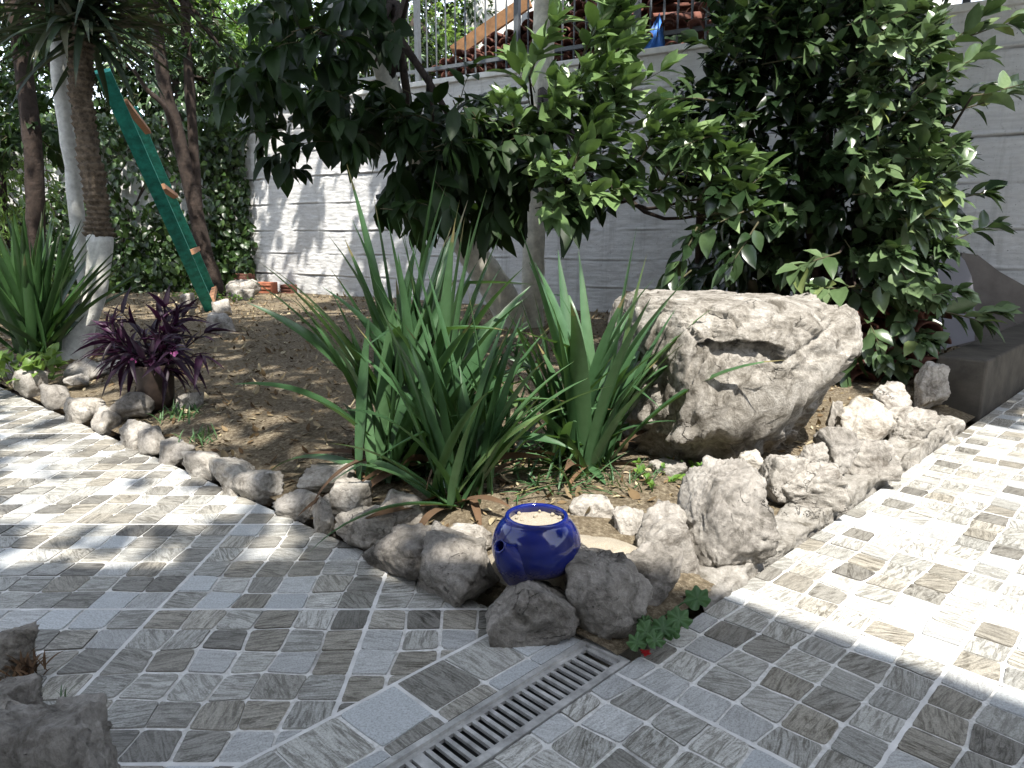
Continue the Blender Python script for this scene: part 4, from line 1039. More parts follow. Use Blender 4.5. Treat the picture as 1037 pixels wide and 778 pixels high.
def purple():
    b = P(160, 414, .07); t = thing('purple_plant', b, 'purple leaved trailing plant with pink flowers in a dark pot', 'potted plant'); o = tuple(b)
    n = 40; V = []; Fc = []; prof = [(0, 0), (.070, 0), (.082, .04), (.095, .20), (.102, .22), (.094, .225), (.085, .20), (0, .19)]
    for r_, z in prof:
        for i in range(n): a = 6.2832*i/n; V.append(b+Vector((r_*math.cos(a), r_*math.sin(a), z+.01)))
    for k in range(len(prof)-1):
        for i in range(n): Fc.append((k*n+i, k*n+(i+1) % n, (k+1)*n+(i+1) % n, (k+1)*n+i))
    mesh_obj('pot', V, Fc, M['pot_dark'], t, origin=o)
    Lv = Leaves(); mb = MB(); top = b+Vector((0, 0, .20)); fl = Leaves()
    for k in range(34):
        az = rnd.random()*6.28; el = rnd.uniform(.25, 1.45); d = Vector((math.cos(az)*math.cos(el), math.sin(az)*math.cos(el)*.8, math.sin(el)))
        L_ = rnd.uniform(.12, .34)
        twig(Lv, mb, top+Vector((rnd.gauss(0, .035), rnd.gauss(0, .03), 0)), d, L_, 5, .165, .030, .35, .006, grav=.12, rose=3)
    for (x, y) in ((135, 366), (177, 357)):
        c = PD(x, y, b.y-.2); fl = Leaves()
        for k in range(4): fl.add(c, Vector((math.cos(k*1.6), -.5, math.sin(k*1.6))), (0, -1, .2), .022, .02, .1, rnd.random())
        fl.build('flower', M['pink'], t, origin=o)
    Lv.build('foliage', M['purple'], t, PROF_LANCE, .3, o, mb, M['purple'])
purple()
def ladder():
    b = P(214, 316, .08); b2 = P(222, 300, .08); tpx = PD(104, 72, b.y-2.0)
    t = thing('wooden_ladder', b, 'teal painted wooden ladder with bare rung ends leaning at far left', 'ladder'); o = tuple(b)
    off = P(217, 302, .08)-b; tp = tpx; up = (tp-b).normalized()
    side = Vector((off.x, off.y, 0)).normalized()
    MB().bar(b, tp, .115, .05, up=tuple(side)).build('rail', M['teal'], t, False, o)
    MB().bar(b+off, tp+off, .115, .05, up=tuple(side)).build('rail', M['teal'], t, False, o)
    for f in (.06, .31, .60, .90):
        p = b.lerp(tp, f)+side*.01; q = p+off
        MB().bar(p+(tp-b).normalized().cross(side)*-.072, q+(tp-b).normalized().cross(side)*-.072, .06, .05, up=tuple(up)).build('rung', M['rung'], t, False, o)
ladder()

# terracotta block at the foot of the white wall
p = P(271, 299, .06)
for k, (dx, dy, dz, s_, lb) in enumerate(((0, 0, 0, (.28, .14, .19), 'orange hollow brick lying at the far corner of the white wall'), (.30, .05, 0, (.2, .14, .15), 'dark brown brick beside the orange brick at the wall foot'), (-.42, .25, 0, (.25, .2, .30), 'shaded red brick block under the ivy left of the orange brick'))):
    mb = MB(); c = p+Vector((dx, dy, dz)); sx_, sy_, sz_ = s_
    mb.box((c.x, c.y, c.z+sz_/2), s_, -.4)
    for i in range(3):                                       # ribs of the block face
        q = Vector((math.sin(-.4), -math.cos(-.4), 0))*(sy_/2+.006); mb.box((c.x+q.x, c.y+q.y, c.z+sz_*(.2+.3*i)), (sx_*.98, .014, sz_*.16), -.4)
    o = mb.build('hollow_brick', M['terracotta' if k == 0 else 'terracotta_dark'], None, False, tuple(c)); tag(o, lb, 'brick'); bb = o.modifiers.new('b', 'BEVEL'); bb.width = .006

# roof tiles stacked under the laurel
LS = 'red curved roof tile in the stack under the laurel beside the boulder'
c = P(905, 400, .08)
for row in range(6):
    for i in range(5):
        put_tile(Vector((c.x-.42+i*.185+(.06 if row % 2 else 0), c.y+.22+rnd.uniform(-.02, .02)+.02*i, .10+row*.072)), .12+rnd.uniform(-.06, .06), LS, 'roof tiles stacked under the laurel', rnd.uniform(-.03, .03), roll=rnd.uniform(-.06, .06))

# boards leaning at the right end of the wall
def board(name, pts, Y0, Y1, th, mat, label):
    V = []; n = len(pts); ys = [p[1] for p in pts]; y0, y1 = min(ys), max(ys)
    for (x, y) in pts: V.append(PD(x, y, Y0+(Y1-Y0)*(y1-y)/(y1-y0)))
    nn = Vector((.35, 1, 0)).normalized()
    V = V+[v+nn*th for v in V]
    Fc = [tuple(range(n)), tuple(range(2*n-1, n-1, -1))]+[(i, n+i, n+(i+1) % n, (i+1) % n) for i in range(n)]
    o = mesh_obj(name, V, Fc, M[mat], None, None, False, tuple(V[0])); return tag(o, label, 'board')
arc = [(966+20*math.sin(a), 262-14*math.cos(a)+12) for a in [0, .3, .6, .9, 1.2, 1.5]]
board('leaning_board', [(930, 360), (930, 240), (952, 246), (966, 252), (977, 264), (984, 280), (987, 300), (987, 345)], 5.0, 5.25, .03, 'board_grey', 'grey rounded board standing behind the laurel and the concrete kerb')
board('side_panel', [(970, 352), (974, 256), (990, 258), (1012, 275), (1060, 302), (1120, 330), (1120, 352)], 5.45, 5.6, .05, 'board_brown', 'brown grey sloping panel against the wall at the right edge')

# ------------------------------------------------------------------ trees and shrubs
def branchwork(mb, base, tips, r0=.05, rt=.008):
    for tp in tips:
        m1 = base.lerp(tp, .4)+rv(.08)+Vector((0, 0, .06)); mb.tube(spline([base, m1, tp], 10), lerpl([r0*rnd.uniform(.4, .8), r0*.4, rt], 10), 7)
def fill(Lv, tw, poly, Y0, Y1, n, L, W, hub, lean, droop=.25, length=.3, nl=7, grav=0., rose=3, bias=None, rb=None, gap=None):
    for k in range(n):
        x, y = pick(poly)
        while gap is not None and noise.noise((x*.022, y*.022, 6)) < gap: x, y = pick(poly)
        Y = rnd.uniform(Y0, Y1); p = PD(x, y, Y); d = (p-hub).normalized()*lean+rv(.5)
        if bias is not None: d = d+Vector(bias)
        twig(Lv, tw, p-d.normalized()*length*.6, d, length*rnd.uniform(.6, 1.25), nl, L*rnd.uniform(.75, 1.15), W*rnd.uniform(.8, 1.15), droop, .004, grav=grav, rose=rose, rb=None if rb is None else rnd.uniform(*rb))

def citrus():
    rnd.seed(31)
    b = P(528, 332, .07); t = thing('whitewashed_tree', b, 'tree with a straight and a leaning whitewashed trunk before the wall', 'tree'); Y = b.y; o = tuple(b)
    pth = spline([PD(x, y, Y+dy) for x, y, dy in ((538, 338, 0), (539, 300, 0), (542, 210, 0), (548, 90, .1), (553, -10, .2), (556, -120, .3))], 30)
    MB().tube(pth, lerpl([.125, .108, .10, .10, .10, .085], 30), 18, wob=.14).build('straight_trunk', M['limewash'], t, True, o)
    pth2 = spline([PD(x, y, Y+dy) for x, y, dy in ((526, 345, -.05), (508, 300, -.15), (474, 250, -.35), (446, 205, -.6), (410, 130, -1.), (380, 40, -1.3), (365, -60, -1.5))], 36)
    MB().tube(pth2, lerpl([.17, .15, .125, .11, .085, .07, .05], 36), 18, wob=.16).build('leaning_trunk', M['limewash'], t, True, o)
    bw = Parts(); Lv = Leaves(); tw = MB(); tw2 = MB()
    hub = pth2[24]; hub2 = pth[18]
    dark = [(246, -40), (236, 88), (262, 140), (292, 172), (318, 140), (345, 120), (352, 150), (380, 176), (398, 212), (420, 218), (452, 218), (486, 222), (508, 186), (528, 206), (535, 130), (505, 100), (470, 92), (440, 70), (400, 60), (395, -40)]
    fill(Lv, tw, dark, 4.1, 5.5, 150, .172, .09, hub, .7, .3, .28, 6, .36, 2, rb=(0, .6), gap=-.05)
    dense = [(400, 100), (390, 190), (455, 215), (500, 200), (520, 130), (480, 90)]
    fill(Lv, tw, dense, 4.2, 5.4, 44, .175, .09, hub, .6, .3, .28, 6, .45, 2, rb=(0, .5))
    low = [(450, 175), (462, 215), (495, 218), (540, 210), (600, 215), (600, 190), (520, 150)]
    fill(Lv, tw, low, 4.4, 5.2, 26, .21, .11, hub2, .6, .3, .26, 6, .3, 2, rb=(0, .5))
    for k in range(9):
        x, y = pick(dark); bw.tube(spline([pth2[rnd.randint(18, 34)], PD((x+430)/2, y-60, 5.), PD(x, y, rnd.uniform(4.2, 5.2))], 9), lerpl([.035, .02, .007], 9), 7)
    Lv.build('foliage', M['citrus'], t, origin=o, twigs=tw); tw = tw2  # leaf colour darkened for the shade these leaves hang in
    # the spray to the right, its sunlight put into a paler leaf colour
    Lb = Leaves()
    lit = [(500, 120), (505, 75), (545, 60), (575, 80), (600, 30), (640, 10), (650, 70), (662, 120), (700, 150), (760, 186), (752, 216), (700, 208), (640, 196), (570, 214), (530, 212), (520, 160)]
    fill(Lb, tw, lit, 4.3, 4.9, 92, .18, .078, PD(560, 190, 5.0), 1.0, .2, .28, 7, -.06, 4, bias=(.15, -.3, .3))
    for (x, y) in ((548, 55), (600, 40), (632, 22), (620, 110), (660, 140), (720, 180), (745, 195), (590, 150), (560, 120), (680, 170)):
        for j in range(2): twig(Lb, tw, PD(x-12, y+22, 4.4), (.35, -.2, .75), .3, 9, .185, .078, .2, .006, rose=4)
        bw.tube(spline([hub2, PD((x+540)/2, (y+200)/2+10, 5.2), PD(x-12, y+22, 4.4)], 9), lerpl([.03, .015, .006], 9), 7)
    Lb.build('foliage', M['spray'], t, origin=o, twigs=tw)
    bw.build('branch', M['bark'], t, True, o)
citrus()

def laurel():
    rnd.seed(52)
    b = P(850, 388, .08); b.y += .3; t = thing('laurel_shrub', b, 'tall dark green laurel shrub with glossy oval leaves behind the boulder', 'shrub'); o = tuple(b)
    st = Parts(); tops = [(735, -30), (780, 20), (830, -40), (880, 30), (930, -30), (760, 150), (960, 120), (900, 200), (930, 300), (845, 120)]
    paths = []
    for (x, y) in tops:
        q = PD(x, y, rnd.uniform(4.9, 5.3)); pth = spline([b+Vector((rnd.gauss(0, .1), rnd.gauss(0, .08), 0)), b.lerp(q, .45)+Vector((0, 0, .25))+rv(.05), q], 14); paths.append(pth); st.tube(pth, lerpl([.032, .022, .008], 14), 8)
    s2 = [PD(708, 330, 5.0), PD(709, 260, 5.0), PD(712, 190, 4.9), PD(730, 60, 4.8)]; st.tube(spline(s2, 14), lerpl([.04, .035, .03, .015], 14), 8)
    hub = PD(850, 170, 5.2); Lv = Leaves(); tw = MB()
    body = [(728, -40), (724, 60), (706, 90), (690, 130), (700, 200), (735, 232), (770, 262), (800, 262), (826, 292), (850, 330), (880, 350), (940, 330), (940, 300), (935, 240), (945, 150), (930, 90), (930, 20), (910, -40)]
    fill(Lv, tw, body, 4.4, 5.2, 450, .15, .082, hub, .8, .22, .28, 8, .06, 3, bias=(.05, -.3, .1), rb=(0, .6))  # body leaves get darker tones for the shade inside the shrub
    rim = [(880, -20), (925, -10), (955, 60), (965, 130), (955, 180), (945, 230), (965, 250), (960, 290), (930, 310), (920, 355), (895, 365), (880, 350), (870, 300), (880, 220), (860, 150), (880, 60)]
    fill(Lv, tw, rim, 3.9, 4.5, 110, .145, .078, hub, 1., .2, .30, 8, .03, 4, bias=(.25, -.45, .3), rb=(.6, 1.1))  # rim leaves get paler tones for the sun falling on them
    for (x, y, dx, dz) in ((975, 112, .9, .3), (1005, 92, 1., .25), (945, 80, .8, .4), (955, 50, .6, .6), (965, 245, .8, .15), (968, 318, .9, -.12), (975, 40, .9, .2), (950, 205, .6, .3), (925, 205, .3, .5), (930, 335, .3, -.5), (900, 350, -.1, -.6), (880, 345, -.3, -.5), (955, 315, .8, -.1), (850, 290, -.8, .0), (700, 240, -.3, -.5), (690, 280, -.5, -.3), (705, 100, -.9, .1), (715, 140, -.8, -.2), (760, 235, -.4, -.5), (740, 220, -.7, -.3), (838, 260, -.6, -.2)):
        p = PD(x-dx*20, y+dz*20, rnd.uniform(4., 4.4)); twig(Lv, tw, p, (dx, -.25, dz), .30, 8, .155, .08, .2, .006, rose=4, rb=rnd.uniform(.5, 1.1) if x > 800 else rnd.uniform(.15, .6))  # sprigs too: paler on the sunlit right, darker on the shaded left
        if x > 800: st.tube(spline([PD(880, 230, 4.9), PD((x+880)/2, (y+230)/2, 4.6), p], 9), lerpl([.02, .012, .006], 9), 6)
    low = [(690, 268), (720, 262), (725, 300), (700, 308)]
    fill(Lv, tw, low, 4.6, 5., 9, .17, .08, PD(720, 200, 5), .6, .3, .25, 6, .3, 2, rb=(0, .3))
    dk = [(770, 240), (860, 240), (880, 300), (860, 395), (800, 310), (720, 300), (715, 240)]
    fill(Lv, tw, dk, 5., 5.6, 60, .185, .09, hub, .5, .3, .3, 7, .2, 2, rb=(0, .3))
    Lv.build('foliage', M['laurel'], t, origin=o, twigs=tw); st.build('stem', M['bark'], t, True, o)
    ly = Leaves()
    for (x, y) in ((918, 200), (922, 196)): twig(ly, None, PD(x, y+8, 3.95), (0, -.4, .8), .1, 5, .085, .034, .2, rose=4)
    ly.build('young_leaf', M['lime'], t, origin=o)
laurel()

# ivy over the far left wall
def ivy():
    rnd.seed(61)
    t = thing('ivy', VA+VD*(VLEN/2), 'dense small leaved ivy climbing over the far left wall', 'climbing plant'); o = tuple(t.location); Lv = Leaves(); st = Parts()
    c = 0
    while c < 16000:
        s = rnd.uniform(VLEN*.25, VLEN+.15); z = rnd.uniform(0, 2.6)
        dens = .62+.55*noise.noise((s*1.1, z*1.1, 4))+(.5 if z < .55 else 0)+(.25 if s > VLEN-.6 else 0)+(.25 if s < VLEN*.6 else 0)
        if 1.35 < z < 2.2 and VLEN-3.2 < s < VLEN-.5: dens -= .35
        if rnd.random() > dens: continue
        p = VA+VD*s+VN*rnd.uniform(.03, .35 if z > .6 else .6)+Vector((0, 0, z)); d = Vector((rnd.gauss(0, .6), rnd.gauss(0, .4), -.6+rnd.gauss(0, .5)))
        Lv.add(p, d, VN+rv(.4)+Vector((0, 0, .3)), rnd.uniform(.06, .13), rnd.uniform(.05, .095), .2, rnd.random()**1.3); c += 1
    for k in range(26):
        s = rnd.uniform(VLEN*.3, VLEN); st.tube(spline([VA+VD*s+VN*.05, VA+VD*(s+rnd.gauss(0, .4))+VN*.07+Vector((0, 0, 1.1)), VA+VD*(s+rnd.gauss(0, .7))+VN*.08+Vector((0, 0, 2.3))], 10), lerpl([.02, .014, .008], 10), 6)
    Lv.build('foliage', M['ivy'], t, origin=o); st.build('stem', M['bark'], t, True, o)
ivy()

def bg_tree(name, label, base, trunks, crowns, mat, L, n, seed, trunkmat='bark', cat='tree', group=None, W=.5):
    """trunks: polylines with end radii; crowns: (centre, radii, share)."""
    rnd.seed(seed); t = thing(name, base, label, cat, group); o = tuple(base); tm = Parts(); Lv = Leaves(); tw = MB(); bw = Parts()
    for pts, r0, r1 in trunks: tm.tube(spline(pts, 16), lerpl([r0, r1], 16), 10, wob=.25)
    tm.build('trunk', M[trunkmat], t, True, o)
    tot = sum(c[2] for c in crowns)
    for c, R, sh in crowns:
        c = Vector(c); m = int(n*sh/tot)
        for k in range(m):
            d = rv(1.).normalized(); rr = rnd.random()**.4; lump = .75+.5*noise.noise(d*1.9+c); p = c+Vector((d.x*R[0], d.y*R[1], d.z*R[2]))*rr*lump
            twig(Lv, tw if k % 3 == 0 else None, p, d+rv(.5)+Vector((0, 0, .2)), L*2.2, 6, L, L*W, .25, .006, grav=.1, rose=3)
        for k in range(3):
            d = rv(1.).normalized(); tm2 = c+Vector((d.x*R[0], d.y*R[1], d.z*R[2]))*.6; bw.tube(spline([trunks[0][0][-1], (Vector(trunks[0][0][-1])+tm2)/2+rv(.1), tm2], 8), lerpl([trunks[0][2], .02, .01], 8), 6)
    Lv.build('crown', M[mat], t, origin=o, twigs=tw); bw.build('branch', M['bark'], t, True, o)
    return t
# dark trunked tree behind the ladder
bb_ = P(222, 296, .05); Yt = bb_.y-1.2; bb_ = Vector((PD(222, 296, Yt).x, Yt, .05))
bg_tree('dark_tree', 'leaning dark brown trunked tree behind the teal ladder', bb_, [([PD(224, 312, Yt), PD(205, 245, Yt), PD(186, 160, Yt), PD(166, 80, Yt), PD(150, -40, Yt)], .11, .075), ([PD(200, 220, Yt), PD(196, 150, Yt+.1), PD(190, 60, Yt+.1), PD(184, -60, Yt+.1)], .075, .055), ([PD(182, 150, Yt), PD(168, 110, Yt-.2), PD(150, 92, Yt-.3), PD(135, 70, Yt-.4)], .045, .02)],
        [(PD(150, -90, Yt), (2., 1.4, .9), 1.), (PD(215, 30, Yt+.3), (.55, .5, .6), .12), (PD(245, 90, Yt+.5), (.4, .4, .55), .1)], 'citrus', .13, 420, 71)
bd_ = Vector((PD(36, 300, 7.5).x, 7.5, .05))
bg_tree('shaded_tree', 'thick dark trunked tree at far left behind the young yucca', bd_, [([PD(36, 330, 7.5), PD(36, 250, 7.5), PD(34, 160, 7.5), PD(20, 40, 7.5), PD(0, -60, 7.5)], .10, .07)], [(PD(10, -60, 7.5), (2.1, 1.2, .9), 1.), (PD(30, 120, 7.9), (.7, .4, .6), .25)], 'citrus', .13, 380, 72)
b_ = Vector((PD(0, 200, 8.5).x, 8.5, .05))
bg_tree('lime_bush', 'feathery lime green bush at the left picture edge', b_, [([b_, b_+Vector((0, 0, .8)), b_+Vector((.1, 0, 1.7))], .05, .02)], [(PD(2, 170, 8.4), (.65, .45, .8), 1.), (PD(-20, 250, 8.2), (.7, .45, .6), .6)], 'lime', .10, 300, 73, W=.22, cat='bush')
# trees on the higher ground
specs = [('dense green tree at the left edge high above the ivy wall', (20, 150), 12.6, (1.7, .8, 1.5), 'citrus', .16, 330),
         ('leafy green tree over the ivy wall behind the dark trunks', (175, 70), 13.2, (1.5, .8, 1.1), 'laurel', .15, 260),
         ('dark green tree beyond the railing above the blue sheet', (640, -30), 12.5, (1.9, 1.1, 1.1), 'citrus', .17, 330),
         ('olive green tree beyond the railing left of the slanting plank', (395, 55), 13.5, (1.1, .8, .9), 'laurel', .15, 170),
         ('broad leafy tree filling the gap beyond the wall behind the hanging leaves', (420, -10), 17., (2.6, 1.2, 1.7), 'citrus', .17, 300),
         ('pale green tree high beyond the ivy wall behind the yucca', (150, 0), 17., (2.8, 1.2, 2.0), 'bright_leaf', .17, 300),
('sunlit yellow green tree beyond the wall corner, right of the dark trunks', (215, 20), 14., (1.5, 1.3, 1.5), 'bright_leaf', .15, 230),
         ('light green tree beyond the wall behind the hanging dark leaves', (330, 30), 15., (1.9, 1.4, 1.5), 'bright_leaf', .15, 260),
         ('deep green tree high behind the ivy wall on the left', (70, 40), 13.5, (2.6, 1.4, 1.9), 'citrus', .16, 340),
         ('green tree beyond the railing left of the stacked tiles', (420, 20), 14.5, (1.2, 1.1, 1.4), 'lime', .14, 150),
         ('dark tree beyond the railing behind the laurel shrub', (735, 20), 11.5, (1.6, 1.2, 1.3), 'citrus', .16, 240),
         ('tall dark tree at the far left beyond the ivy wall', (-40, 120), 14.5, (2., 1.4, 2.2), 'citrus', .16, 280)]
for k, (lb, (x, y), Y, R, m_, L_, n_) in enumerate(specs):
    c = PD(x, y, Y); zb = 2.4 if x > 100 else .0
    bs = Vector((c.x, c.y, zb)); bg_tree('background_tree', lb, bs, [([bs, bs.lerp(c, .5)+Vector((.1, 0, 0)), c], .12, .06)], [(c, R, 1.), (c+Vector((R[0]*.5, .3, -R[2]*.6)), (R[0]*.7, R[1]*.7, R[2]*.6), .5)], m_, L_, int(n_*1.7), 80+k, group='trees beyond the walls')

# ------------------------------------------------------------------ leaf litter on the soil
rnd.seed(90)
Lv = Leaves(); N_ = 0
while N_ < 22000:
    a = rnd.uniform(.12, 11); b = rnd.uniform(.12, 8)
    if rnd.random() > 1/(1+.05*(a+b)**1.2): continue
    p = APEX+DL*a+DR*b
    if (p-POT).length < .5 and p.y < POT.y+.35: continue
    if (p-WA).dot(WN) < .05: continue
    x, y, _ = proj(p)
    if not (-80 < x < 1100): continue
    z = soil_z(p.x, p.y)+.004
    s_ = rnd.choice((.008, .012, .016, .022, .030, .045))*rnd.uniform(.7, 1.3)
    Lv.add((p.x, p.y, z), (rnd.gauss(0, 1), rnd.gauss(0, 1), rnd.gauss(0, .25)), (rnd.gauss(0, .3), rnd.gauss(0, .3), 1), s_, s_*rnd.uniform(.3, .6), rnd.uniform(-.6, .3), rnd.random()); N_ += 1
kind(Lv.build('leaf_litter', M['litter']), 'stuff')

# ------------------------------------------------------------------ what shades the garden: the terrace roof and two tall trees outside the picture
def roof():
    zr = 4.4; k = zr/-LV.z; sh = -LV*k
    pts = [(.58, 1.74), (5.2, -2.66), (1., -6.5), (-6., -5.5), (-6.4, 1.95), (-.9, 1.90), (.1, 1.76)]
    top = [Vector((x, y, 0))+sh for x, y in pts]; n = len(top)
    t = thing('terrace_roof', (top[0].x, top[0].y, 0), 'flat white terrace roof over the near paving', 'roof'); o = (top[0].x, top[0].y, 0)
    V = top+[v+Vector((0, 0, .07)) for v in top]; Fc = [tuple(range(n-1, -1, -1)), tuple(range(n, 2*n))]+[(i, (i+1) % n, n+(i+1) % n, n+i) for i in range(n)]
    mesh_obj('roof_slab', V, Fc, M['plaster_roof'], t, None, False, o)
    for i in (1, 2, 3):
        p = top[i].lerp(top[0], .08); MB().bar((p.x, p.y, 0), (p.x, p.y, zr), .16, .16, up=(0, 1, 0)).build('post', M['coping'], t, False, o)
roof()
def sky_block_wall(label, cat, a, b, h, th, mat, openings=()):  # unseen house front and side walls, added to cut low sky light
    a, b = Vector(a), Vector(b); d = (b-a).normalized(); n = Vector((d.y, -d.x, 0)); t = thing('sky_block_wall' if cat == 'wall' else 'house', a, label, cat); o = tuple(a); up = Vector((0, 0, h/2-.03))
    MB().bar(a+up, b+up, th, h).build('wall', M[mat], t, False, o)
    for (s, w_, z0, z1) in openings:
        c = a.lerp(b, s)+n*(th/2+.02)*-1; f = MB().bar(c-d*w_/2+Vector((0, 0, (z0+z1)/2)), c+d*w_/2+Vector((0, 0, (z0+z1)/2)), .05, z1-z0).build('door_frame', M['coping'], t, False, o)
        c = c-n*.03; MB().bar(c-d*(w_/2-.08)+Vector((0, 0, (z0+z1)/2)), c+d*(w_/2-.08)+Vector((0, 0, (z0+z1)/2)), .02, z1-z0-.16).build('pane', M['pane'], f, False, o)
sky_block_wall('unseen cream house front with glass doors, added to block low sky light', 'house', (-8., -4.2, 0), (7.2, -4.2, 0), 4.3, .2, 'render', ((.35, 1.6, 0, 2.2), (.65, 1.6, 0, 2.2)))
sky_block_wall('unseen tall cream wall added at the right to block low sky light', 'wall', (6.9, -4.2, 0), (6.9, 4.3, 0), 3.0, .2, 'render')
sky_block_wall('unseen tall cream wall added at the left to block low sky light', 'wall', (-7.9, -4.2, 0), (-7.9, 7.5, 0), 3.0, .2, 'render')
LIT = []                                                    # (point, radius): places the sun reaches
def lit(p, r_): LIT.append((Vector(p), r_))
for x, y, Y in ((560, 50, 4.6), (620, 40, 4.6), (620, 120, 4.6), (680, 160, 4.6), (740, 190, 4.6), (570, 150, 4.6), (600, 200, 4.6)): lit(PD(x, y, Y), .60)
for x, y in ((900, 60), (930, 120), (960, 100), (900, 200), (930, 260), (960, 220), (940, 330), (890, 330)): lit(PD(x, y, 4.2), .52)
lit((.9, 2.8, .6), .75); lit((1.3, 2.8, .3), .7); lit((.25, 1.95, .1), .30); lit((.7, 2.05, .15), .4); lit((1.2, 2.5, .1), .5); lit((1.8, 3.2, .1), .6)
for a in range(8): lit((1.15+a*.34, 1.95+a*.34, 0), .5); lit((1.9+a*.4, 1.6+a*.4, 0), .8)
for x, y in ((480, 300), (440, 330), (520, 300), (500, 360), (600, 330), (620, 300), (560, 380), (380, 300)): lit(PD(x, y, 2.4), .10)
lit(PD(45, 290, 4.8), .32); lit(PD(95, 300, 4.95), .2); lit(PD(430, 300, 2.4), .22); lit(PD(490, 330, 2.4), .2); lit(PD(610, 330, 2.5), .3); lit(PD(380, 340, 2.3), .15); lit(PD(160, 200, 7.), .35); lit(PD(200, 270, 8.), .3)
# dapples: (picture column, row on the ground, radius)
DAP = [(60, 405, .22), (20, 430, .16), (70, 440, .14), (120, 452, .17), (15, 470, .14), (100, 470, .22), (60, 492, .16), (140, 500, .17), (30, 520, .12), (105, 515, .16), (180, 470, .10), (225, 505, .12), (250, 498, .09), (20, 548, .06), (120, 525, .05), (160, 515, .07), (40, 455, .12), (200, 500, .06)]
DAP += [(10, 400, .2), (160, 440, .12), (40, 415, .2), (150, 470, .13), (75, 520, .10), (5, 500, .12), (190, 530, .07), (100, 425, .15), (280, 520, .08), (130, 545, .06), (60, 560, .05)]
for x, y, r_ in DAP: lit(P(x, y, 0), r_*.95)
for x, y, r_ in ((260, 310, .45), (300, 312, .4), (340, 316, .35), (230, 320, .3), (95, 400, .2), (110, 405, .15), (300, 400, .1), (280, 430, .08), (330, 345, .2), (220, 400, .07), (250, 440, .06), (60, 390, .2), (300, 372, .08)): lit(P(x, y, .08), r_)
def canopy(label, trunk, targets, zlo, zhi, seed, Ls=(.13, .24), must=(), sky_block_leaves=()):
    rnd.seed(seed); nt_ = len(targets); t = thing('shade_tree', trunk, label, 'tree'); o = tuple(trunk); Lv = Leaves(); hubs = []
    for ip, p in enumerate(list(targets)+list(must)):  # crown shaped for its shade: a leaf up-sun of each target
        z = rnd.uniform(zlo, zhi); k = (z-p.z)/-LV.z; q = p-LV*k; x, y, zc = proj(q)
        if zc > 0 and y > -60 and -80 < x < 1110: continue
        bad = False
        for c, r_ in (LIT if ip < nt_ else ()):
            v = q-c; dd = v-LV*v.dot(LV)
            if dd.length < r_ and v.z > 0: bad = True; break
        if bad: continue
        L_ = rnd.uniform(*Ls); Lv.add(q, rv(1.)+Vector((0, 0, -.3)), -LV+rv(.5), L_, L_*.55, .2, rnd.random()); hubs.append(q)
    for q in sky_block_leaves:  # leaves added out of view to block sky light from the wall
        x, y, zc = proj(q)
        if zc > 0 and y > -70 and -90 < x < 1120: continue
        if any((q-c-LV*(q-c).dot(LV)).length < r_*.8 and q.z > c.z for c, r_ in LIT): continue
        L_ = rnd.uniform(.2, .32); Lv.add(q, rv(1.)+Vector((0, 0, -.3)), Vector((0, -.3, 1))+rv(.6), L_, L_*.6, .2, rnd.random())
    Lv.build('crown', M['canopy'], t, origin=o)
    tm = MB(); cen = sum(hubs, Vector())/len(hubs); trunk = Vector(trunk)
    tm.tube(spline([trunk, trunk+Vector((.1, .1, 2.2)), trunk.lerp(cen, .3)+Vector((0, 0, 3.))], 16), lerpl([.2, .16, .11], 16), 12, wob=.2); tm.build('trunk', M['bark'], t, True, o)
    br = Parts(); tp = trunk.lerp(cen, .3)+Vector((0, 0, 3.))
    for k in range(22):
        q = rnd.choice(hubs); x, y, zc = proj(q); m1 = tp.lerp(q, .5)+Vector((0, 0, .5)); br.tube(spline([tp, m1, q], 9), lerpl([.06, .035, .012], 9), 6)
    br.build('branch', M['bark'], t, True, o)
rnd.seed(4); T1 = []; T2 = []
def ground_t(n, a0, a1, b0, b1, z=0., nz_=None):
    out = []
    for k in range(n): out.append(Vector((rnd.uniform(a0, a1), rnd.uniform(b0, b1), z)))
    return out
T1 += ground_t(3000, -6.2, -.3, 1.7, 5.6)                   # left paving and near bed
T1 += ground_t(260, -.9, .35, 2.3, 4.8, .3)                # strap plants, partly
T1 += ground_t(1500, -3.6, .6, 3.6, 7.2, .1)                # soil in shade
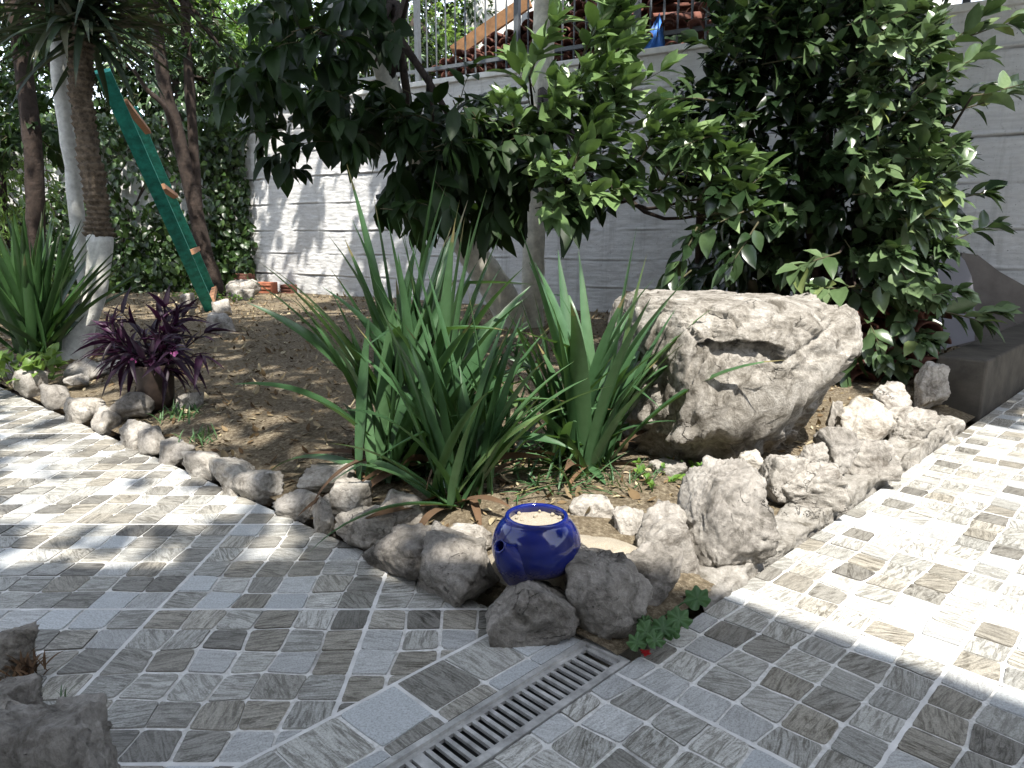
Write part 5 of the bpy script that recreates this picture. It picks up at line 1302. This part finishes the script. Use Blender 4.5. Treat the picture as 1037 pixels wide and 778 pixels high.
for k in range(1500): T1.append(PD(rnd.uniform(225, 490), rnd.uniform(-40, 230), rnd.uniform(4.1, 5.6)))   # hanging foliage
for k in range(1800): T1.append(Vector((rnd.uniform(-9, -2.6), rnd.uniform(5, 11), rnd.uniform(.2, 2.6))))
for k in range(500): T1.append(PD(rnd.uniform(-40, 200), rnd.uniform(-30, 330), 5.))
for k in range(3600):
    s = rnd.uniform(0, 6.2); z = rnd.uniform(0, 2.7); x, y, _ = proj(line_w(s, 0, z))
    dens = .26 if x < 430 else (.8 if x < 480 else 1.)
    if x < 430 and z < .9 : dens *= .45
    if noise.noise((s*2.2-z*1.0, z*.5, 3))*.9+dens < .5: continue
    T1.append(line_w(s, 0, z))
for k in range(3600):
    s = rnd.uniform(5.2, 14.); z = rnd.uniform(-.2, 2.9); x, y, _ = proj(line_w(s, 0, z))
    if noise.noise((s*3, z*1.2, 8)) > .38 and x < 760: continue
    T2.append(line_w(s, 0, z))
for k in range(2600): T2.append(line_w(rnd.uniform(5.6, 15), 0, rnd.uniform(.2, 2.9)))
for k in range(1500): T1.append(line_w(rnd.uniform(3.6, 6.2), 0, rnd.uniform(.2, 2.9)))
for k in range(4200): T2.append(line_w(rnd.uniform(7.2, 15), rnd.uniform(0, .4), rnd.uniform(-.2, 2.9)))
for k in range(1500): T2.append(PD(rnd.uniform(690, 830), rnd.uniform(-40, 330), rnd.uniform(4.5, 5.2)))
T2m = []
for k in range(2600): T2m.append(c0+DR*rnd.uniform(-.15, 3.5)+nv*(cR+rnd.uniform(-.4, .12))+Vector((0, 0, rnd.uniform(0, .5))))
canopy('tall broad shade tree outside the left of the picture', (-5.6, 2.6, 0), T1, 5.2, 8.2, 101, sky_block_leaves=[Vector((rnd.uniform(-1.6, 1.5), rnd.uniform(3.6, 7.6), rnd.uniform(3.4, 6.2))) for k in range(1700)])
canopy('tall broad shade tree outside the right of the picture', (5.9, 2.2, -.05), T2, 5., 7.6, 102, must=T2m, sky_block_leaves=[Vector((rnd.uniform(.5, 6.6), rnd.uniform(2.4, 6.6), rnd.uniform(3.2, 6.2))) for k in range(5200)])
